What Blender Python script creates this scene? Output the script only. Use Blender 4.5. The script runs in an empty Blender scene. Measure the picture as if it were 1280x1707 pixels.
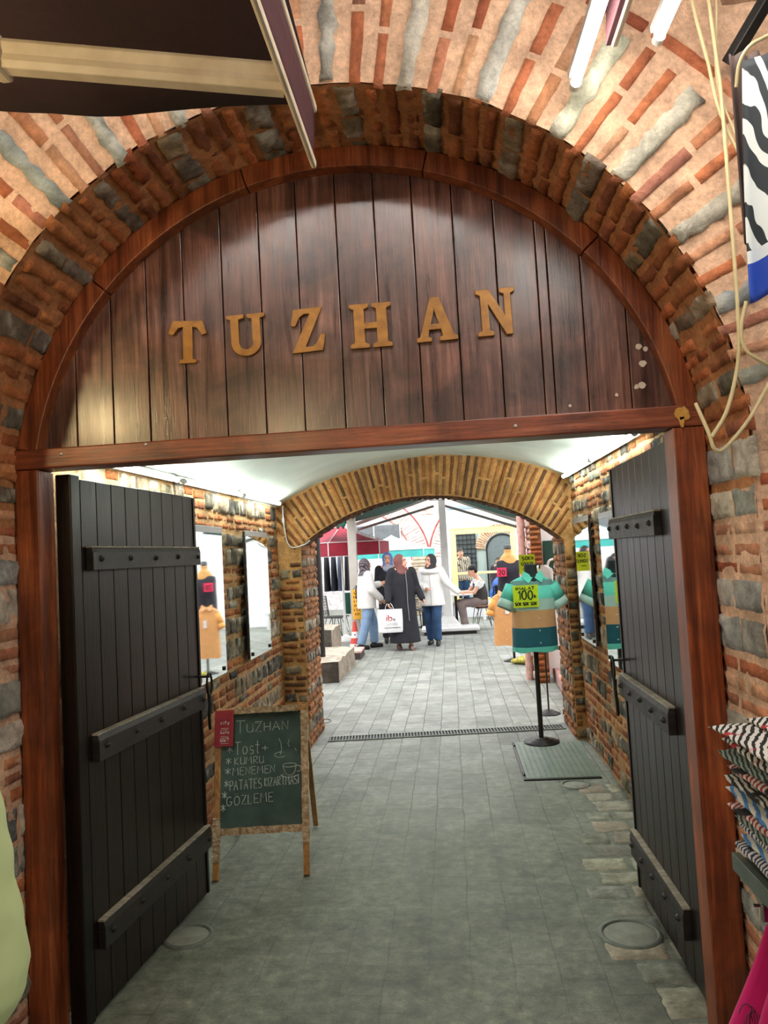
import bpy, bmesh, math, random
from mathutils import Vector, Matrix, Euler, noise as mnoise
random.seed(7)
PI = math.pi
S = bpy.context.scene
COL = S.collection

# ------------------------------------------------------------------ camera, sky, exposure
YAW, PITCH, ROLL, FPX = math.radians(4.727), math.radians(3.275), math.radians(3.1), 1282.0
def make_camera():
    cd = bpy.data.cameras.new('camera'); co = bpy.data.objects.new('camera', cd); COL.objects.link(co)
    fw = Vector((-math.sin(YAW)*math.cos(PITCH), math.cos(YAW)*math.cos(PITCH), math.sin(PITCH)))
    r0 = Vector((math.cos(YAW), math.sin(YAW), 0)); u0 = r0.cross(fw)
    ex = math.cos(ROLL)*r0 - math.sin(ROLL)*u0
    ey = math.sin(ROLL)*r0 + math.cos(ROLL)*u0
    m = Matrix((ex, ey, -fw)).transposed().to_4x4(); m.translation = (0, 0, 1.6)
    co.matrix_world = m
    cd.sensor_fit = 'VERTICAL'; cd.sensor_height = 36.0; cd.lens = 36.0*FPX/1707.0
    cd.clip_start = 0.02; cd.clip_end = 200
    S.camera = co
make_camera()
SKY_STRENGTH = 5.0
TUBE_STRENGTH = 62.0        # the tubes under the vault
GATE_STRENGTH = 48.0        # the two tubes hung in front of the gate
STREET_STRENGTH = 180.0      # the tubes of the covered street
w = bpy.data.worlds.new('sky'); S.world = w; w.use_nodes = True
bg = w.node_tree.nodes['Background']; bg.inputs[0].default_value = (0.95, 0.97, 1.0, 1); bg.inputs[1].default_value = SKY_STRENGTH
S.view_settings.view_transform = 'Standard'; S.view_settings.look = 'None'
S.view_settings.exposure = 0.0; S.view_settings.gamma = 1.0; S.view_settings.use_curve_mapping = False

# ------------------------------------------------------------------ helpers
def srgb(*c):
    if len(c) == 1: c = c[0]
    return tuple(((v/255)/12.92 if v/255 <= .04045 else ((v/255+.055)/1.055)**2.4) for v in c)

class MB:
    """collects geometry and links it as one mesh object"""
    def __init__(s): s.v = []; s.f = []; s.m = []; s.c = []; s.s = []; s.col = (1, 1, 1); s.mi = 0; s.sm = False
    def add(s, vs, fs, col=None, mi=None, sm=None):
        b = len(s.v); s.v.extend([tuple(p) for p in vs])
        for f in fs:
            s.f.append([b+i for i in f]); s.m.append(s.mi if mi is None else mi)
            s.c.append(col or s.col); s.s.append(s.sm if sm is None else sm)
        return s
    def box(s, x0, x1, y0, y1, z0, z1, M=None, **k):
        vs = [Vector((x, y, z)) for z in (z0, z1) for y in (y0, y1) for x in (x0, x1)]
        if M is not None: vs = [M @ p for p in vs]
        return s.add(vs, [(0, 2, 3, 1), (4, 5, 7, 6), (0, 1, 5, 4), (2, 6, 7, 3), (0, 4, 6, 2), (1, 3, 7, 5)], **k)
    def bar(s, p, q, w, h, up=(0, 0, 1), **k):
        p, q = Vector(p), Vector(q); d = q-p; L = d.length; d.normalize()
        x = d.cross(Vector(up));
        if x.length < 1e-4: x = d.cross(Vector((0, 1, 0)))
        x.normalize(); z = x.cross(d)
        M = Matrix((x, d, z)).transposed().to_4x4(); M.translation = p
        return s.box(-w/2, w/2, 0, L, -h/2, h/2, M, **k)
    def rings(s, rings, closed=True, cap=True, **k):
        n = len(rings[0]); vs = [p for r in rings for p in r]; fs = []
        for i in range(len(rings)-1):
            for j in range(n if closed else n-1):
                fs.append((i*n+j, i*n+(j+1) % n, (i+1)*n+(j+1) % n, (i+1)*n+j))
        k.setdefault('sm', True); s.add(vs, fs, **k)
        if cap and closed:
            k2 = dict(k); k2['sm'] = False
            s.add(rings[0], [tuple(range(n))[::-1]], **k2); s.add(rings[-1], [tuple(range(n))], **k2)
        return s
    def tube(s, pts, r, n=8, sx=1.0, sy=1.0, up=None, **k):
        pts = [Vector(p) for p in pts]; R = r if isinstance(r, (list, tuple)) else [r]*len(pts)
        rings = []; px = None
        for i, p in enumerate(pts):
            d = (pts[min(i+1, len(pts)-1)]-pts[max(i-1, 0)])
            if d.length < 1e-9: d = Vector((0, 0, 1))
            d.normalize()
            if px is None:
                a = Vector(up) if up else (Vector((0, 0, 1)) if abs(d.z) < .9 else Vector((1, 0, 0)))
                px = a.cross(d); px.normalize()
            else:
                px = px - d*px.dot(d)
                if px.length < 1e-6: px = d.orthogonal()
                px.normalize()
            py = d.cross(px)
            rings.append([p+px*math.cos(t)*R[i]*sx+py*math.sin(t)*R[i]*sy for t in (2*PI*j/n for j in range(n))])
        return s.rings(rings, **k)
    def lathe(s, prof, n=24, c=(0, 0, 0), **k):
        c = Vector(c)
        return s.rings([[c+Vector((r*math.cos(2*PI*j/n), r*math.sin(2*PI*j/n), z)) for j in range(n)] for r, z in prof], **k)
    def ell(s, c, r, n=14, m=9, M=None, **k):
        c = Vector(c); r = (r, r, r) if not hasattr(r, '__len__') else r
        rings = []
        for i in range(m):
            t = -PI/2+PI*(i+.02)/(m-1+.04)
            rings.append([Vector((r[0]*math.cos(t)*math.cos(a), r[1]*math.cos(t)*math.sin(a), r[2]*math.sin(t))) for a in (2*PI*j/n for j in range(n))])
        rings = [[c+(M @ p if M is not None else p) for p in q] for q in rings]
        return s.rings(rings, **k)
    def prism(s, poly, d0, d1, f, **k):
        """poly of (a,b); f(a,b,d) -> point"""
        n = len(poly); vs = [f(a, b, d0) for a, b in poly]+[f(a, b, d1) for a, b in poly]
        fs = [tuple(range(n)), tuple(range(2*n-1, n-1, -1))]+[(i, i+n, (i+1) % n+n, (i+1) % n) for i in range(n)]
        return s.add(vs, fs, **k)
    def grid(s, fn, nu, nv, **k):
        vs = [fn(i/nu, j/nv) for j in range(nv+1) for i in range(nu+1)]
        fs = [(j*(nu+1)+i, j*(nu+1)+i+1, (j+1)*(nu+1)+i+1, (j+1)*(nu+1)+i) for j in range(nv) for i in range(nu)]
        k.setdefault('sm', True)
        return s.add(vs, fs, **k)
    def block(s, fn, u0, u1, v0, v1, h, jit, col, n=4, rough=.25):
        stone = n != 4
        """one rough brick or stone lying on the surface fn(u,v,w)"""
        P00, P10, P01 = Vector(fn(u0, v0, 0)), Vector(fn(u1, v0, 0)), Vector(fn(u0, v1, 0)); lu, lv = (P10-P00).length, (P01-P00).length
        def nodes(l):
            k = max(1, min(9, int(l/(.030 if n == 4 else .020)))); e = min(.18, .005/max(l, .01)); return [0, e]+[e+(1-2*e)*q/k for q in range(1, k)]+[1-e, 1]
        tu, tv = nodes(lu), nodes(lv); mu, mv = len(tu), len(tv); vs = []; ox = random.uniform(0, 99)
        for j in range(mv):
            for i in range(mu):
                e = (i in (0, mu-1)) or (j in (0, mv-1)); e2 = (i in (1, mu-2)) or (j in (1, mv-2))
                u = u0+(u1-u0)*tu[i]; v = v0+(v1-v0)*tv[j]; p = Vector((tu[i]*lu, tv[j]*lv, ox))
                if e or e2:
                    q = Vector(((0 if i < 2 else 2 if i > mu-3 else tu[i]*lu*30), (0 if j < 2 else 2 if j > mv-3 else tv[j]*lv*30), ox))
                    u += jit*1.3*mnoise.noise(q)*(u1-u0)/max(lu, .01) if i in (0, 1, mu-2, mu-1) else 0; v += jit*1.3*mnoise.noise(q+Vector((9, 3, 5)))*(v1-v0)/max(lv, .01) if j in (0, 1, mv-2, mv-1) else 0
                w_ = -.012 if e else h*(1+rough*(1.6*mnoise.noise(p*26)+.9*mnoise.noise(p*70)))*(.75 if e2 else 1)
                vs.append(fn(u, v, w_))
        cs = []
        for j in range(mv):
            for i in range(mu):
                q = Vector((tu[i]*lu, tv[j]*lv, ox+7)); f = 1+.32*mnoise.noise(q*22)+.2*mnoise.noise(q*60); c = tuple(x*f for x in col)
                if stone:
                    g = mnoise.noise(q*15+Vector((5, 5, 5)))+.5*mnoise.noise(q*45)
                    k = min(1, max(0, (g-.18)/.3))*.6; c = tuple(x*(1-k)+y*k for x, y in zip(c, (.62, .56, .47)))
                    k = min(1, max(0, (-g-.25)/.3))*.45; c = tuple(x*(1-k) for x in c)
                cs.append(c)
        b = len(s.v); s.v.extend([tuple(p) for p in vs])
        for j in range(mv-1):
            for i in range(mu-1):
                ix = [j*mu+i, j*mu+i+1, (j+1)*mu+i+1, (j+1)*mu+i]; s.f.append([b+q for q in ix]); s.m.append(s.mi); s.c.append([cs[q] for q in ix]); s.s.append(True)
        return s
    def build(s, name, mats, parent=None, bevel=0, seg=2, merge=False, fixn=True):
        me = bpy.data.meshes.new(name); me.from_pydata(s.v, [], s.f)
        mats = mats if isinstance(mats, (list, tuple)) else [mats]
        for m in mats: me.materials.append(m)
        me.polygons.foreach_set('material_index', s.m); me.polygons.foreach_set('use_smooth', s.s)
        at = me.color_attributes.new('Col', 'FLOAT_COLOR', 'CORNER'); buf = []
        for f, c in zip(s.f, s.c):
            for q in range(len(f)): k = c[q] if isinstance(c, list) else c; buf += [k[0], k[1], k[2], 1.0]
        at.data.foreach_set('color', buf)
        if merge or fixn:
            bm = bmesh.new(); bm.from_mesh(me)
            if merge: bmesh.ops.remove_doubles(bm, verts=bm.verts, dist=1e-5)
            if fixn: bmesh.ops.recalc_face_normals(bm, faces=bm.faces)
            bm.to_mesh(me); bm.free()
        me.update()
        o = bpy.data.objects.new(name, me); COL.objects.link(o)
        if parent is not None: o.parent = parent
        if bevel:
            b = o.modifiers.new('Bevel', 'BEVEL'); b.width = bevel; b.segments = seg; b.limit_method = 'ANGLE'; b.angle_limit = math.radians(40)
        return o

def tag(o, label=None, cat=None, group=None, kind=None):
    if label: o['label'] = label
    if cat: o['category'] = cat
    if group: o['group'] = group
    if kind: o['kind'] = kind
    return o
def thing(name, loc, label, cat, group=None, rz=0):
    o = bpy.data.objects.new(name, None); COL.objects.link(o); o.empty_display_size = .1
    o.location = loc; o.rotation_euler = (0, 0, rz)
    return tag(o, label, cat, group)
def copy_tree(o, parent=None):
    c = o.copy(); COL.objects.link(c)
    if parent is not None: c.parent = parent
    for ch in [x for x in bpy.data.objects if x.parent == o]: copy_tree(ch, c)
    return c
def struct(o): o['kind'] = 'structure'; return o
def bez(pts, n=8):
    """Catmull-Rom through points"""
    P = [Vector(p) for p in pts]; P = [P[0]*2-P[1]]+P+[P[-1]*2-P[-2]]; out = []
    for i in range(1, len(P)-2):
        for k in range(n):
            t = k/n; a, b, c, d = P[i-1], P[i], P[i+1], P[i+2]
            out.append(.5*((2*b)+(c-a)*t+(2*a-5*b+4*c-d)*t*t+(3*b-a-3*c+d)*t**3))
    out.append(P[-2]); return out

# ------------------------------------------------------------------ materials
def new_mat(name):
    m = bpy.data.materials.new(name); m.use_nodes = True
    nt = m.node_tree; return m, nt, nt.nodes['Principled BSDF']
def N(nt, t, **k):
    n = nt.nodes.new(t)
    for a, v in k.items():
        if a.startswith('i_'): n.inputs[int(a[2:])].default_value = v
        else: setattr(n, a, v)
    return n
def ramp(nt, fac, stops):
    r = N(nt, 'ShaderNodeValToRGB'); e = r.color_ramp.elements
    while len(e) < len(stops): e.new(.5)
    for el, (p, c) in zip(e, stops):
        el.position = p; el.color = (c[0], c[1], c[2], 1) if hasattr(c, '__len__') else (c, c, c, 1)
    nt.links.new(fac, r.inputs[0]); return r.outputs[0]
def mixc(nt, a, b, fac, mode='MIX'):
    n = N(nt, 'ShaderNodeMix', data_type='RGBA', blend_type=mode)
    for i, x in ((0, fac), (6, a), (7, b)):
        if hasattr(x, 'default_value') or hasattr(x, 'is_linked'): nt.links.new(x, n.inputs[i])
        elif i == 0: n.inputs[i].default_value = x
        else: n.inputs[i].default_value = (x[0], x[1], x[2], 1)
    return n.outputs[2]
def coords(nt, scale=(1, 1, 1), kind='Object', rot=(0, 0, 0)):
    t = N(nt, 'ShaderNodeTexCoord'); mp = N(nt, 'ShaderNodeMapping')
    mp.inputs['Scale'].default_value = scale; mp.inputs['Rotation'].default_value = rot
    nt.links.new(t.outputs[kind], mp.inputs[0]); return mp.outputs[0]
def noise(nt, vec, scale, detail=4, rough=.55, dist=0):
    n = N(nt, 'ShaderNodeTexNoise'); n.inputs['Scale'].default_value = scale; n.inputs['Detail'].default_value = detail
    n.inputs['Roughness'].default_value = rough; n.inputs['Distortion'].default_value = dist
    nt.links.new(vec, n.inputs['Vector']); return n.outputs['Fac']
def bump(nt, b, h, strength, dist=.01):
    n = N(nt, 'ShaderNodeBump'); n.inputs['Strength'].default_value = strength; n.inputs['Distance'].default_value = dist
    nt.links.new(h, n.inputs['Height']); nt.links.new(n.outputs[0], b.inputs['Normal'])
def attr(nt):
    return N(nt, 'ShaderNodeVertexColor', layer_name='Col').outputs[0]

def plain(name, c, rough=.6, c2=None, scale=20, bmp=0, metal=0, spec=.5, stretch=(1, 1, 1), use_attr=False, coat=0, sheen=0, detail=4):
    m, nt, b = new_mat(name)
    b.inputs['Roughness'].default_value = rough; b.inputs['Metallic'].default_value = metal
    b.inputs['Specular IOR Level'].default_value = spec; b.inputs['Coat Weight'].default_value = coat; b.inputs['Sheen Weight'].default_value = sheen
    v = coords(nt, stretch); f = noise(nt, v, scale, detail)
    c2 = c2 or tuple(x*.8 for x in c)
    col = ramp(nt, f, [(.3, c), (.7, c2)])
    if use_attr: col = mixc(nt, col, attr(nt), 1.0, 'MULTIPLY')
    nt.links.new(col, b.inputs['Base Color'])
    if bmp: bump(nt, b, f, bmp)
    return m

def masonry_mat(name, tint=(1, 1, 1), bstr=.7, rough=.9):
    m, nt, b = new_mat(name); b.inputs['Roughness'].default_value = rough; b.inputs['Specular IOR Level'].default_value = .25
    v = coords(nt); f1 = noise(nt, v, 9, 6, .65); f2 = noise(nt, v, 55, 5, .7); f3 = noise(nt, v, 3, 3)
    c = mixc(nt, attr(nt), ramp(nt, f1, [(.3, .62), (.7, 1.3)]), 1.0, 'MULTIPLY')
    c = mixc(nt, c, ramp(nt, f2, [(.3, .75), (.72, 1.25)]), 1.0, 'MULTIPLY')
    c = mixc(nt, c, ramp(nt, f3, [(.35, tuple(.8*x for x in tint)), (.65, tint)]), 1.0, 'MULTIPLY')
    nt.links.new(c, b.inputs['Base Color'])
    ad = N(nt, 'ShaderNodeMath', operation='MULTIPLY_ADD'); ad.inputs[1].default_value = .55
    nt.links.new(f2, ad.inputs[0]); nt.links.new(f1, ad.inputs[2])
    bump(nt, b, ad.outputs[0], bstr, .02); return m

def wood_mat(name, dark, mid, light, rough=.4, axis='z', grain=26, coat=.0, blotch=.6, rvar=.15, bstr=.25, spec=.5, fine=70):
    """varnished wood with grain along the axis; plank tone comes from the Col attribute"""
    m, nt, b = new_mat(name)
    sc = {'x': (.05, 1, 1), 'y': (1, .05, 1), 'z': (1, 1, .05)}[axis]
    v = coords(nt, sc); vf = coords(nt)
    g = noise(nt, v, grain, 5, .6, 1.2); g2 = noise(nt, v, fine*2, 3, .6, .4); bl = noise(nt, vf, 4.5, 4, .6, .6)
    c = ramp(nt, g, [(.28, dark), (.5, mid), (.75, light)])
    c = mixc(nt, c, ramp(nt, g2, [(.35, .72), (.65, 1.15)]), 1.0, 'MULTIPLY')
    c = mixc(nt, c, ramp(nt, bl, [(.36, 1-blotch), (.62, 1.1)]), 1.0, 'MULTIPLY')
    c = mixc(nt, c, attr(nt), 1.0, 'MULTIPLY')
    nt.links.new(c, b.inputs['Base Color'])
    rr = ramp(nt, g, [(.2, max(.05, rough-rvar)), (.8, min(1, rough+rvar))]); nt.links.new(rr, b.inputs['Roughness'])
    b.inputs['Coat Weight'].default_value = coat; b.inputs['Coat Roughness'].default_value = .25; b.inputs['Specular IOR Level'].default_value = spec
    bump(nt, b, g2, bstr, .004); return m

def emit(name, c, strength):
    m = bpy.data.materials.new(name); m.use_nodes = True; nt = m.node_tree; nt.nodes.clear()
    e = N(nt, 'ShaderNodeEmission'); e.inputs[0].default_value = (*c, 1); e.inputs[1].default_value = strength
    o = N(nt, 'ShaderNodeOutputMaterial'); nt.links.new(e.outputs[0], o.inputs[0]); return m

M = {}
M['mason_out'] = masonry_mat('weathered brick and mortar')
M['mason_in'] = masonry_mat('passage brick and mortar')
M['vault'] = plain('whitewashed plaster', (.72, .76, .70), .75, (.60, .66, .60), 3.0, .15)
M['tymp'] = wood_mat('varnished dark red wood', srgb(62, 38, 32), srgb(104, 66, 54), srgb(138, 96, 80), .32, 'z', 24, .55, .6, .12)
M['frame'] = wood_mat('orange brown varnished wood', srgb(74, 34, 16), srgb(130, 62, 28), srgb(172, 98, 50), .42, 'z', 22, .15, .4)
M['frame_x'] = wood_mat('orange brown varnished lintel', srgb(78, 36, 22), srgb(134, 66, 38), srgb(166, 98, 64), .42, 'x', 22, .15, .4)
M['door'] = wood_mat('near black door wood', srgb(14, 10, 9), srgb(28, 18, 15), srgb(48, 30, 22), .36, 'z', 26, .06, .4, .08, spec=.32)
M['batten'] = wood_mat('dark batten wood', srgb(24, 22, 22), srgb(40, 35, 33), srgb(60, 52, 48), .5, 'y', 26, .0, .3)
M['worn'] = wood_mat('pale worn batten edge', srgb(130, 120, 106), srgb(172, 160, 142), srgb(200, 188, 168), .7, 'y', 26, .0, .3)
M['brass'] = plain('gilded letter', srgb(160, 110, 46), .42, srgb(126, 84, 36), 30, .1, metal=.35)
M['iron'] = plain('black iron', (.02, .02, .022), .45, (.04, .035, .03), 40, .2, metal=.6)
M['steel'] = plain('chrome steel', (.6, .6, .6), .18, (.5, .5, .5), 10, metal=1)
M['cream'] = plain('cream painted aluminium', srgb(224, 208, 182), .45, srgb(196, 178, 152), 14, .05)
M['maroon'] = plain('maroon awning cloth', srgb(78, 26, 34), .85, srgb(58, 20, 28), 30, .1)
M['maroon_dark'] = plain('dark maroon canopy cloth', srgb(50, 26, 30), .9, srgb(40, 22, 26), 40, .15)
M['tube'] = emit('lit fluorescent tube', (.90, 1.0, .93), TUBE_STRENGTH)
M['tube_far'] = emit('lit fluorescent tube in the street', (1.0, .96, .89), STREET_STRENGTH)
M['tube_low_added'] = emit('dim added tube behind the camera', (1.0, .96, .89), 30.0)
M['tube_gate'] = emit('lit fluorescent tube at the gate', (1.0, .97, .90), GATE_STRENGTH)
M['bulb'] = emit('lit warm bulb', (1.0, .74, .36), 420.0)
M['lampbody'] = plain('white lamp housing', (.7, .7, .66), .45, (.6, .6, .56), 8)
M['white_cable'] = plain('cream cable sheath', srgb(214, 196, 150), .5, srgb(196, 176, 130), 9)
M['rim_dark'] = plain('near black backing and groove shade', (.02, .017, .015), .95)
# ------------------------------------------------------------------ the setting
GX, GZ, GR = -.325, 1.839, 1.183          # axis and radius of the gate arch
YF, YG = 2.22, 2.62                       # outer wall face, gate frame
XL, XR = -1.48, 1.04                      # passage walls
YA, YB = 6.55, 7.25                       # inner arch, front and back

def floor_mat():
    m, nt, b = new_mat('grey green concrete pavers')
    v = coords(nt, (1, 1, 1)); vr = coords(nt, (1, 1, 1), rot=(0, 0, PI/2))
    br = N(nt, 'ShaderNodeTexBrick'); br.offset = .5
    nz = N(nt, 'ShaderNodeTexNoise'); nz.inputs['Scale'].default_value = 6; nt.links.new(vr, nz.inputs['Vector'])
    wv = N(nt, 'ShaderNodeVectorMath', operation='MULTIPLY_ADD'); wv.inputs[1].default_value = (.022, .022, 0)
    nt.links.new(nz.outputs['Color'], wv.inputs[0]); nt.links.new(vr, wv.inputs[2]); nt.links.new(wv.outputs[0], br.inputs['Vector'])
    for k, x in (('Scale', 1), ('Mortar Size', .0042), ('Mortar Smooth', .4), ('Brick Width', .205), ('Row Height', .165), ('Bias', 0)): br.inputs[k].default_value = x
    br.inputs['Color1'].default_value = (*srgb(146, 146, 139), 1); br.inputs['Color2'].default_value = (*srgb(122, 124, 117), 1); br.inputs['Mortar'].default_value = (*srgb(58, 60, 56), 1)
    f1 = noise(nt, v, 1.1, 5, .6, .5); f2 = noise(nt, v, 16, 5, .7); f3 = noise(nt, v, 160, 2, .6)
    dirt = ramp(nt, f1, [(.38, 0), (.62, 1)])
    # trodden grime near the gate, partly painted-in lamp tone, thins towards the court
    sp = N(nt, 'ShaderNodeSeparateXYZ'); nt.links.new(v, sp.inputs[0])
    mr = N(nt, 'ShaderNodeMapRange'); mr.inputs[1].default_value = 4.2; mr.inputs[2].default_value = 6.8; mr.inputs[3].default_value = .72; mr.inputs[4].default_value = .08
    nt.links.new(sp.outputs[1], mr.inputs[0])
    mm = N(nt, 'ShaderNodeMath', operation='MULTIPLY_ADD', use_clamp=True); mm.inputs[1].default_value = .35
    nt.links.new(dirt, mm.inputs[0]); nt.links.new(mr.outputs[0], mm.inputs[2])
    grime_tint = ramp(nt, f2, [(.3, srgb(92, 97, 85)), (.7, srgb(128, 132, 117))])
    c = mixc(nt, br.outputs['Color'], grime_tint, mm.outputs[0])
    c = mixc(nt, c, ramp(nt, f3, [(.3, .8), (.7, 1.18)]), 1, 'MULTIPLY')
    c = mixc(nt, c, ramp(nt, f2, [(.3, .80), (.7, 1.18)]), 1, 'MULTIPLY')
    c = mixc(nt, c, ramp(nt, noise(nt, v, 2.6, 6, .7, .8), [(.36, .74), (.6, 1.12)]), 1, 'MULTIPLY')
    nt.links.new(c, b.inputs['Base Color'])
    nt.links.new(ramp(nt, f2, [(.3, .55), (.7, .8)]), b.inputs['Roughness']); b.inputs['Specular IOR Level'].default_value = .3
    iv = N(nt, 'ShaderNodeMath', operation='MULTIPLY_ADD'); iv.inputs[1].default_value = -1.0
    nt.links.new(br.outputs['Fac'], iv.inputs[0]); nt.links.new(f2, iv.inputs[2])
    bump(nt, b, iv.outputs[0], .35, .008); return m
M['floor'] = floor_mat()
mb = MB(); mb.grid(lambda a, b: (-9+18*a, -5+35*b, 0), 18, 35, sm=False)
struct(mb.build('floor', M['floor']))

def V3(c, k=.12):
    f = random.uniform(1-k, 1+k); return tuple(min(.95, x*f*random.uniform(.95, 1.05)) for x in c)
BRICK = [srgb(184, 108, 74), srgb(172, 94, 64), srgb(192, 116, 78), srgb(172, 114, 90), srgb(198, 132, 96)]
STONE = [srgb(172, 168, 156), srgb(184, 178, 164), srgb(150, 152, 146), srgb(196, 186, 168)]
MORT = srgb(226, 182, 150)
def pick(l, k=.12): return V3(random.choice(l), k)

def mortar(mb, fn, u0, u1, v0, v1, nu, nv, col, amp=.006):
    def g(a, b):
        u = u0+(u1-u0)*a; v = v0+(v1-v0)*b; p = Vector(fn(u, v, 0))
        return fn(u, v, amp*mnoise.noise(p*14)+.5*amp*mnoise.noise(p*40))
    return mb.grid(g, nu, nv, col=col)

def courses(mb, fn, u0, u1, v0, v1, pattern, brick, stone, keep=None, bw=(.17, .25), sw=(.12, .26), hb=.004, hs=.010, bh=.04, sh=(.085, .125), gap=(.018, .03), tilt=0, ugap=(.014, .026), mix=False):
    """rows of brick and stone courses over the surface fn"""
    v = v0; k = random.randrange(len(pattern))
    while v < v1:
        t = pattern[k % len(pattern)]; k += 1
        h = bh*random.uniform(.85, 1.2) if t == 'B' else random.uniform(*sh)
        u = u0-random.uniform(0, .12)
        while u < u1:
            w_ = random.uniform(*(bw if t == 'B' else sw)); a, b = max(u, u0), min(u+w_, u1); u += w_+random.uniform(*ugap)
            if b-a < .03: continue
            dv = random.uniform(-.004, .004) if t == 'B' else random.uniform(-.008, .008)
            if keep and not (keep(a, v+dv) and keep(b, v+dv+h) and keep(a, v+dv+h) and keep(b, v+dv)): continue
            if t == 'S' and mix and random.random() < .28:
                for q in (0, 1): mb.block(fn, a, b, v+dv+q*(h*.5+.004), v+dv+h*(.46+.5*q), hb*random.uniform(.5, 1.5), .005, pick(brick), 4, .3)
                continue
            if t == 'B' and mix and random.random() < .12: mb.block(fn, a, b, v+dv-.004, v+dv+h+.004, hs*.8, .008, pick(stone, .25), 6, .5); continue
            if t == 'B': mb.block(fn, a, b, v+dv, v+dv+h, hb*random.uniform(.5, 1.5), .004, pick(brick), 4, .3)
            else: mb.block(fn, a, b, v+dv, v+dv+h*random.uniform(.85, 1.1), hs*random.uniform(.6, 1.5), .010, pick(stone, .25), 6, .5)
        v += h+random.uniform(*gap)

# --- outer wall with the round gate arch
RX, RO = GR, 1.56
def ring(a, r, w): return (GX+r*math.cos(a), YF-w, GZ+r*math.sin(a))
def face(u, v, w): return (u, YF-w, v)
mb = MB()
ns = 160
def inner_r(a): return GR+.006+.006*mnoise.noise(Vector((a*9, 3, 1)))
for i in range(ns):                                     # mortar of the ring and the wall above it
    pass
rows = []
X0, X1, Z1 = -4.2, 4.2, 4.3
def edge_r(a):
    c, s = math.cos(a), math.sin(a); L = []
    if c > 1e-6: L.append((X1-GX)/c)
    if c < -1e-6: L.append((X0-GX)/c)
    if s > 1e-6: L.append((Z1-GZ)/s)
    return min(L)
rad = [0, .06, .14, .22, .30, .375]
def ringgrid(A, B):
    a = PI*A; j = B*9; 
    if j <= 6: r = inner_r(a)+(RO-GR)*j/6
    else: r = RO+(edge_r(a)-RO)*((j-6)/3)**1.6
    p = Vector((a*GR*14, r*14, 0)); return ring(a, r, .006*mnoise.noise(p) if j < 8 else 0)
mb.grid(ringgrid, 220, 9, col=MORT)
mortar(mb, face, GX+GR, X1, 0, GZ, 60, 40, MORT, .008); mortar(mb, face, X0, GX-GR, 0, GZ, 60, 40, MORT, .008)
a = math.radians(9)
seq = ['S', 'B', 'B']; k = 0
while a < math.radians(171):
    t = seq[k % 3]; k += 1; rm = (GR+RO)/2
    if t == 'S':
        da = random.uniform(.048, .066)/rm; r0 = GR+random.uniform(-.006, .012); r1 = RO-random.uniform(.0, .05)
        mb.block(ring, a, a+da, r0, r1, random.uniform(.008, .018), .013, pick(STONE, .22), 6, .7)
    else:
        da = random.uniform(.037, .048)/rm; rs = GR+(RO-GR)*random.uniform(.38, .62)
        c0, c1 = pick(BRICK), pick(BRICK)
        if random.random() < .25: c0 = V3(srgb(206, 150, 116))
        if random.random() < .25: c1 = V3(srgb(206, 150, 116))
        mb.block(ring, a, a+da, GR+random.uniform(-.008, .006), rs-.008, random.uniform(.003, .008), .003, c0)
        mb.block(ring, a+random.uniform(-.002, .002), a+da, rs+.008, RO-random.uniform(0, .03), random.uniform(.003, .008), .003, c1)
    a += da+random.uniform(.034, .05)/rm
# thin tangential course round the ring
a = math.radians(4)
while a < math.radians(176):
    da = random.uniform(.16, .24)/RO
    mb.block(ring, a, a+da-.012, RO+.012, RO+.052, .010, .003, pick(BRICK)); a += da
keep_out = lambda u, v: math.hypot(u-GX, v-GZ) > RO+.07 or v < GZ-.02
courses(mb, face, GX+GR+.012, 2.2, .02, GZ+.24, ['S', 'S', 'B', 'B', 'B'], BRICK, STONE, lambda u, v: v < GZ+.04 or u > GX+GR+.03 and math.atan2(v-GZ, u-GX) < math.radians(8.2) or math.hypot(u-GX, v-GZ) > RO+.07)
courses(mb, face, X0+1.6, GX-GR-.012, .02, GZ+.2, ['S', 'S', 'B', 'B', 'B'], BRICK, STONE, lambda u, v: v < GZ+.04 or math.hypot(u-GX, v-GZ) > RO+.07)
courses(mb, face, .3, 2.4, GZ+.26, 4.1, ['S', 'B', 'S'], [srgb(150, 110, 84), srgb(168, 128, 98)], [srgb(104, 102, 92), srgb(70, 76, 74), srgb(130, 120, 104)], lambda u, v: math.hypot(u-GX, v-GZ) > RO+.08, sw=(.2, .36), sh=(.1, .15))
mb.grid(lambda A, B: (GX+(GR+.004+2.2*B)*math.cos(PI*A), YF+.04, GZ+(GR+.004+2.2*B)*math.sin(PI*A)), 160, 2, col=MORT)
courses(mb, face, -3.2, -.9, GZ+.26, 3.6, ['S', 'B', 'B'], BRICK, STONE, lambda u, v: math.hypot(u-GX, v-GZ) > RO+.08)
struct(mb.build('wall_front', M['mason_out'], fixn=False))

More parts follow.
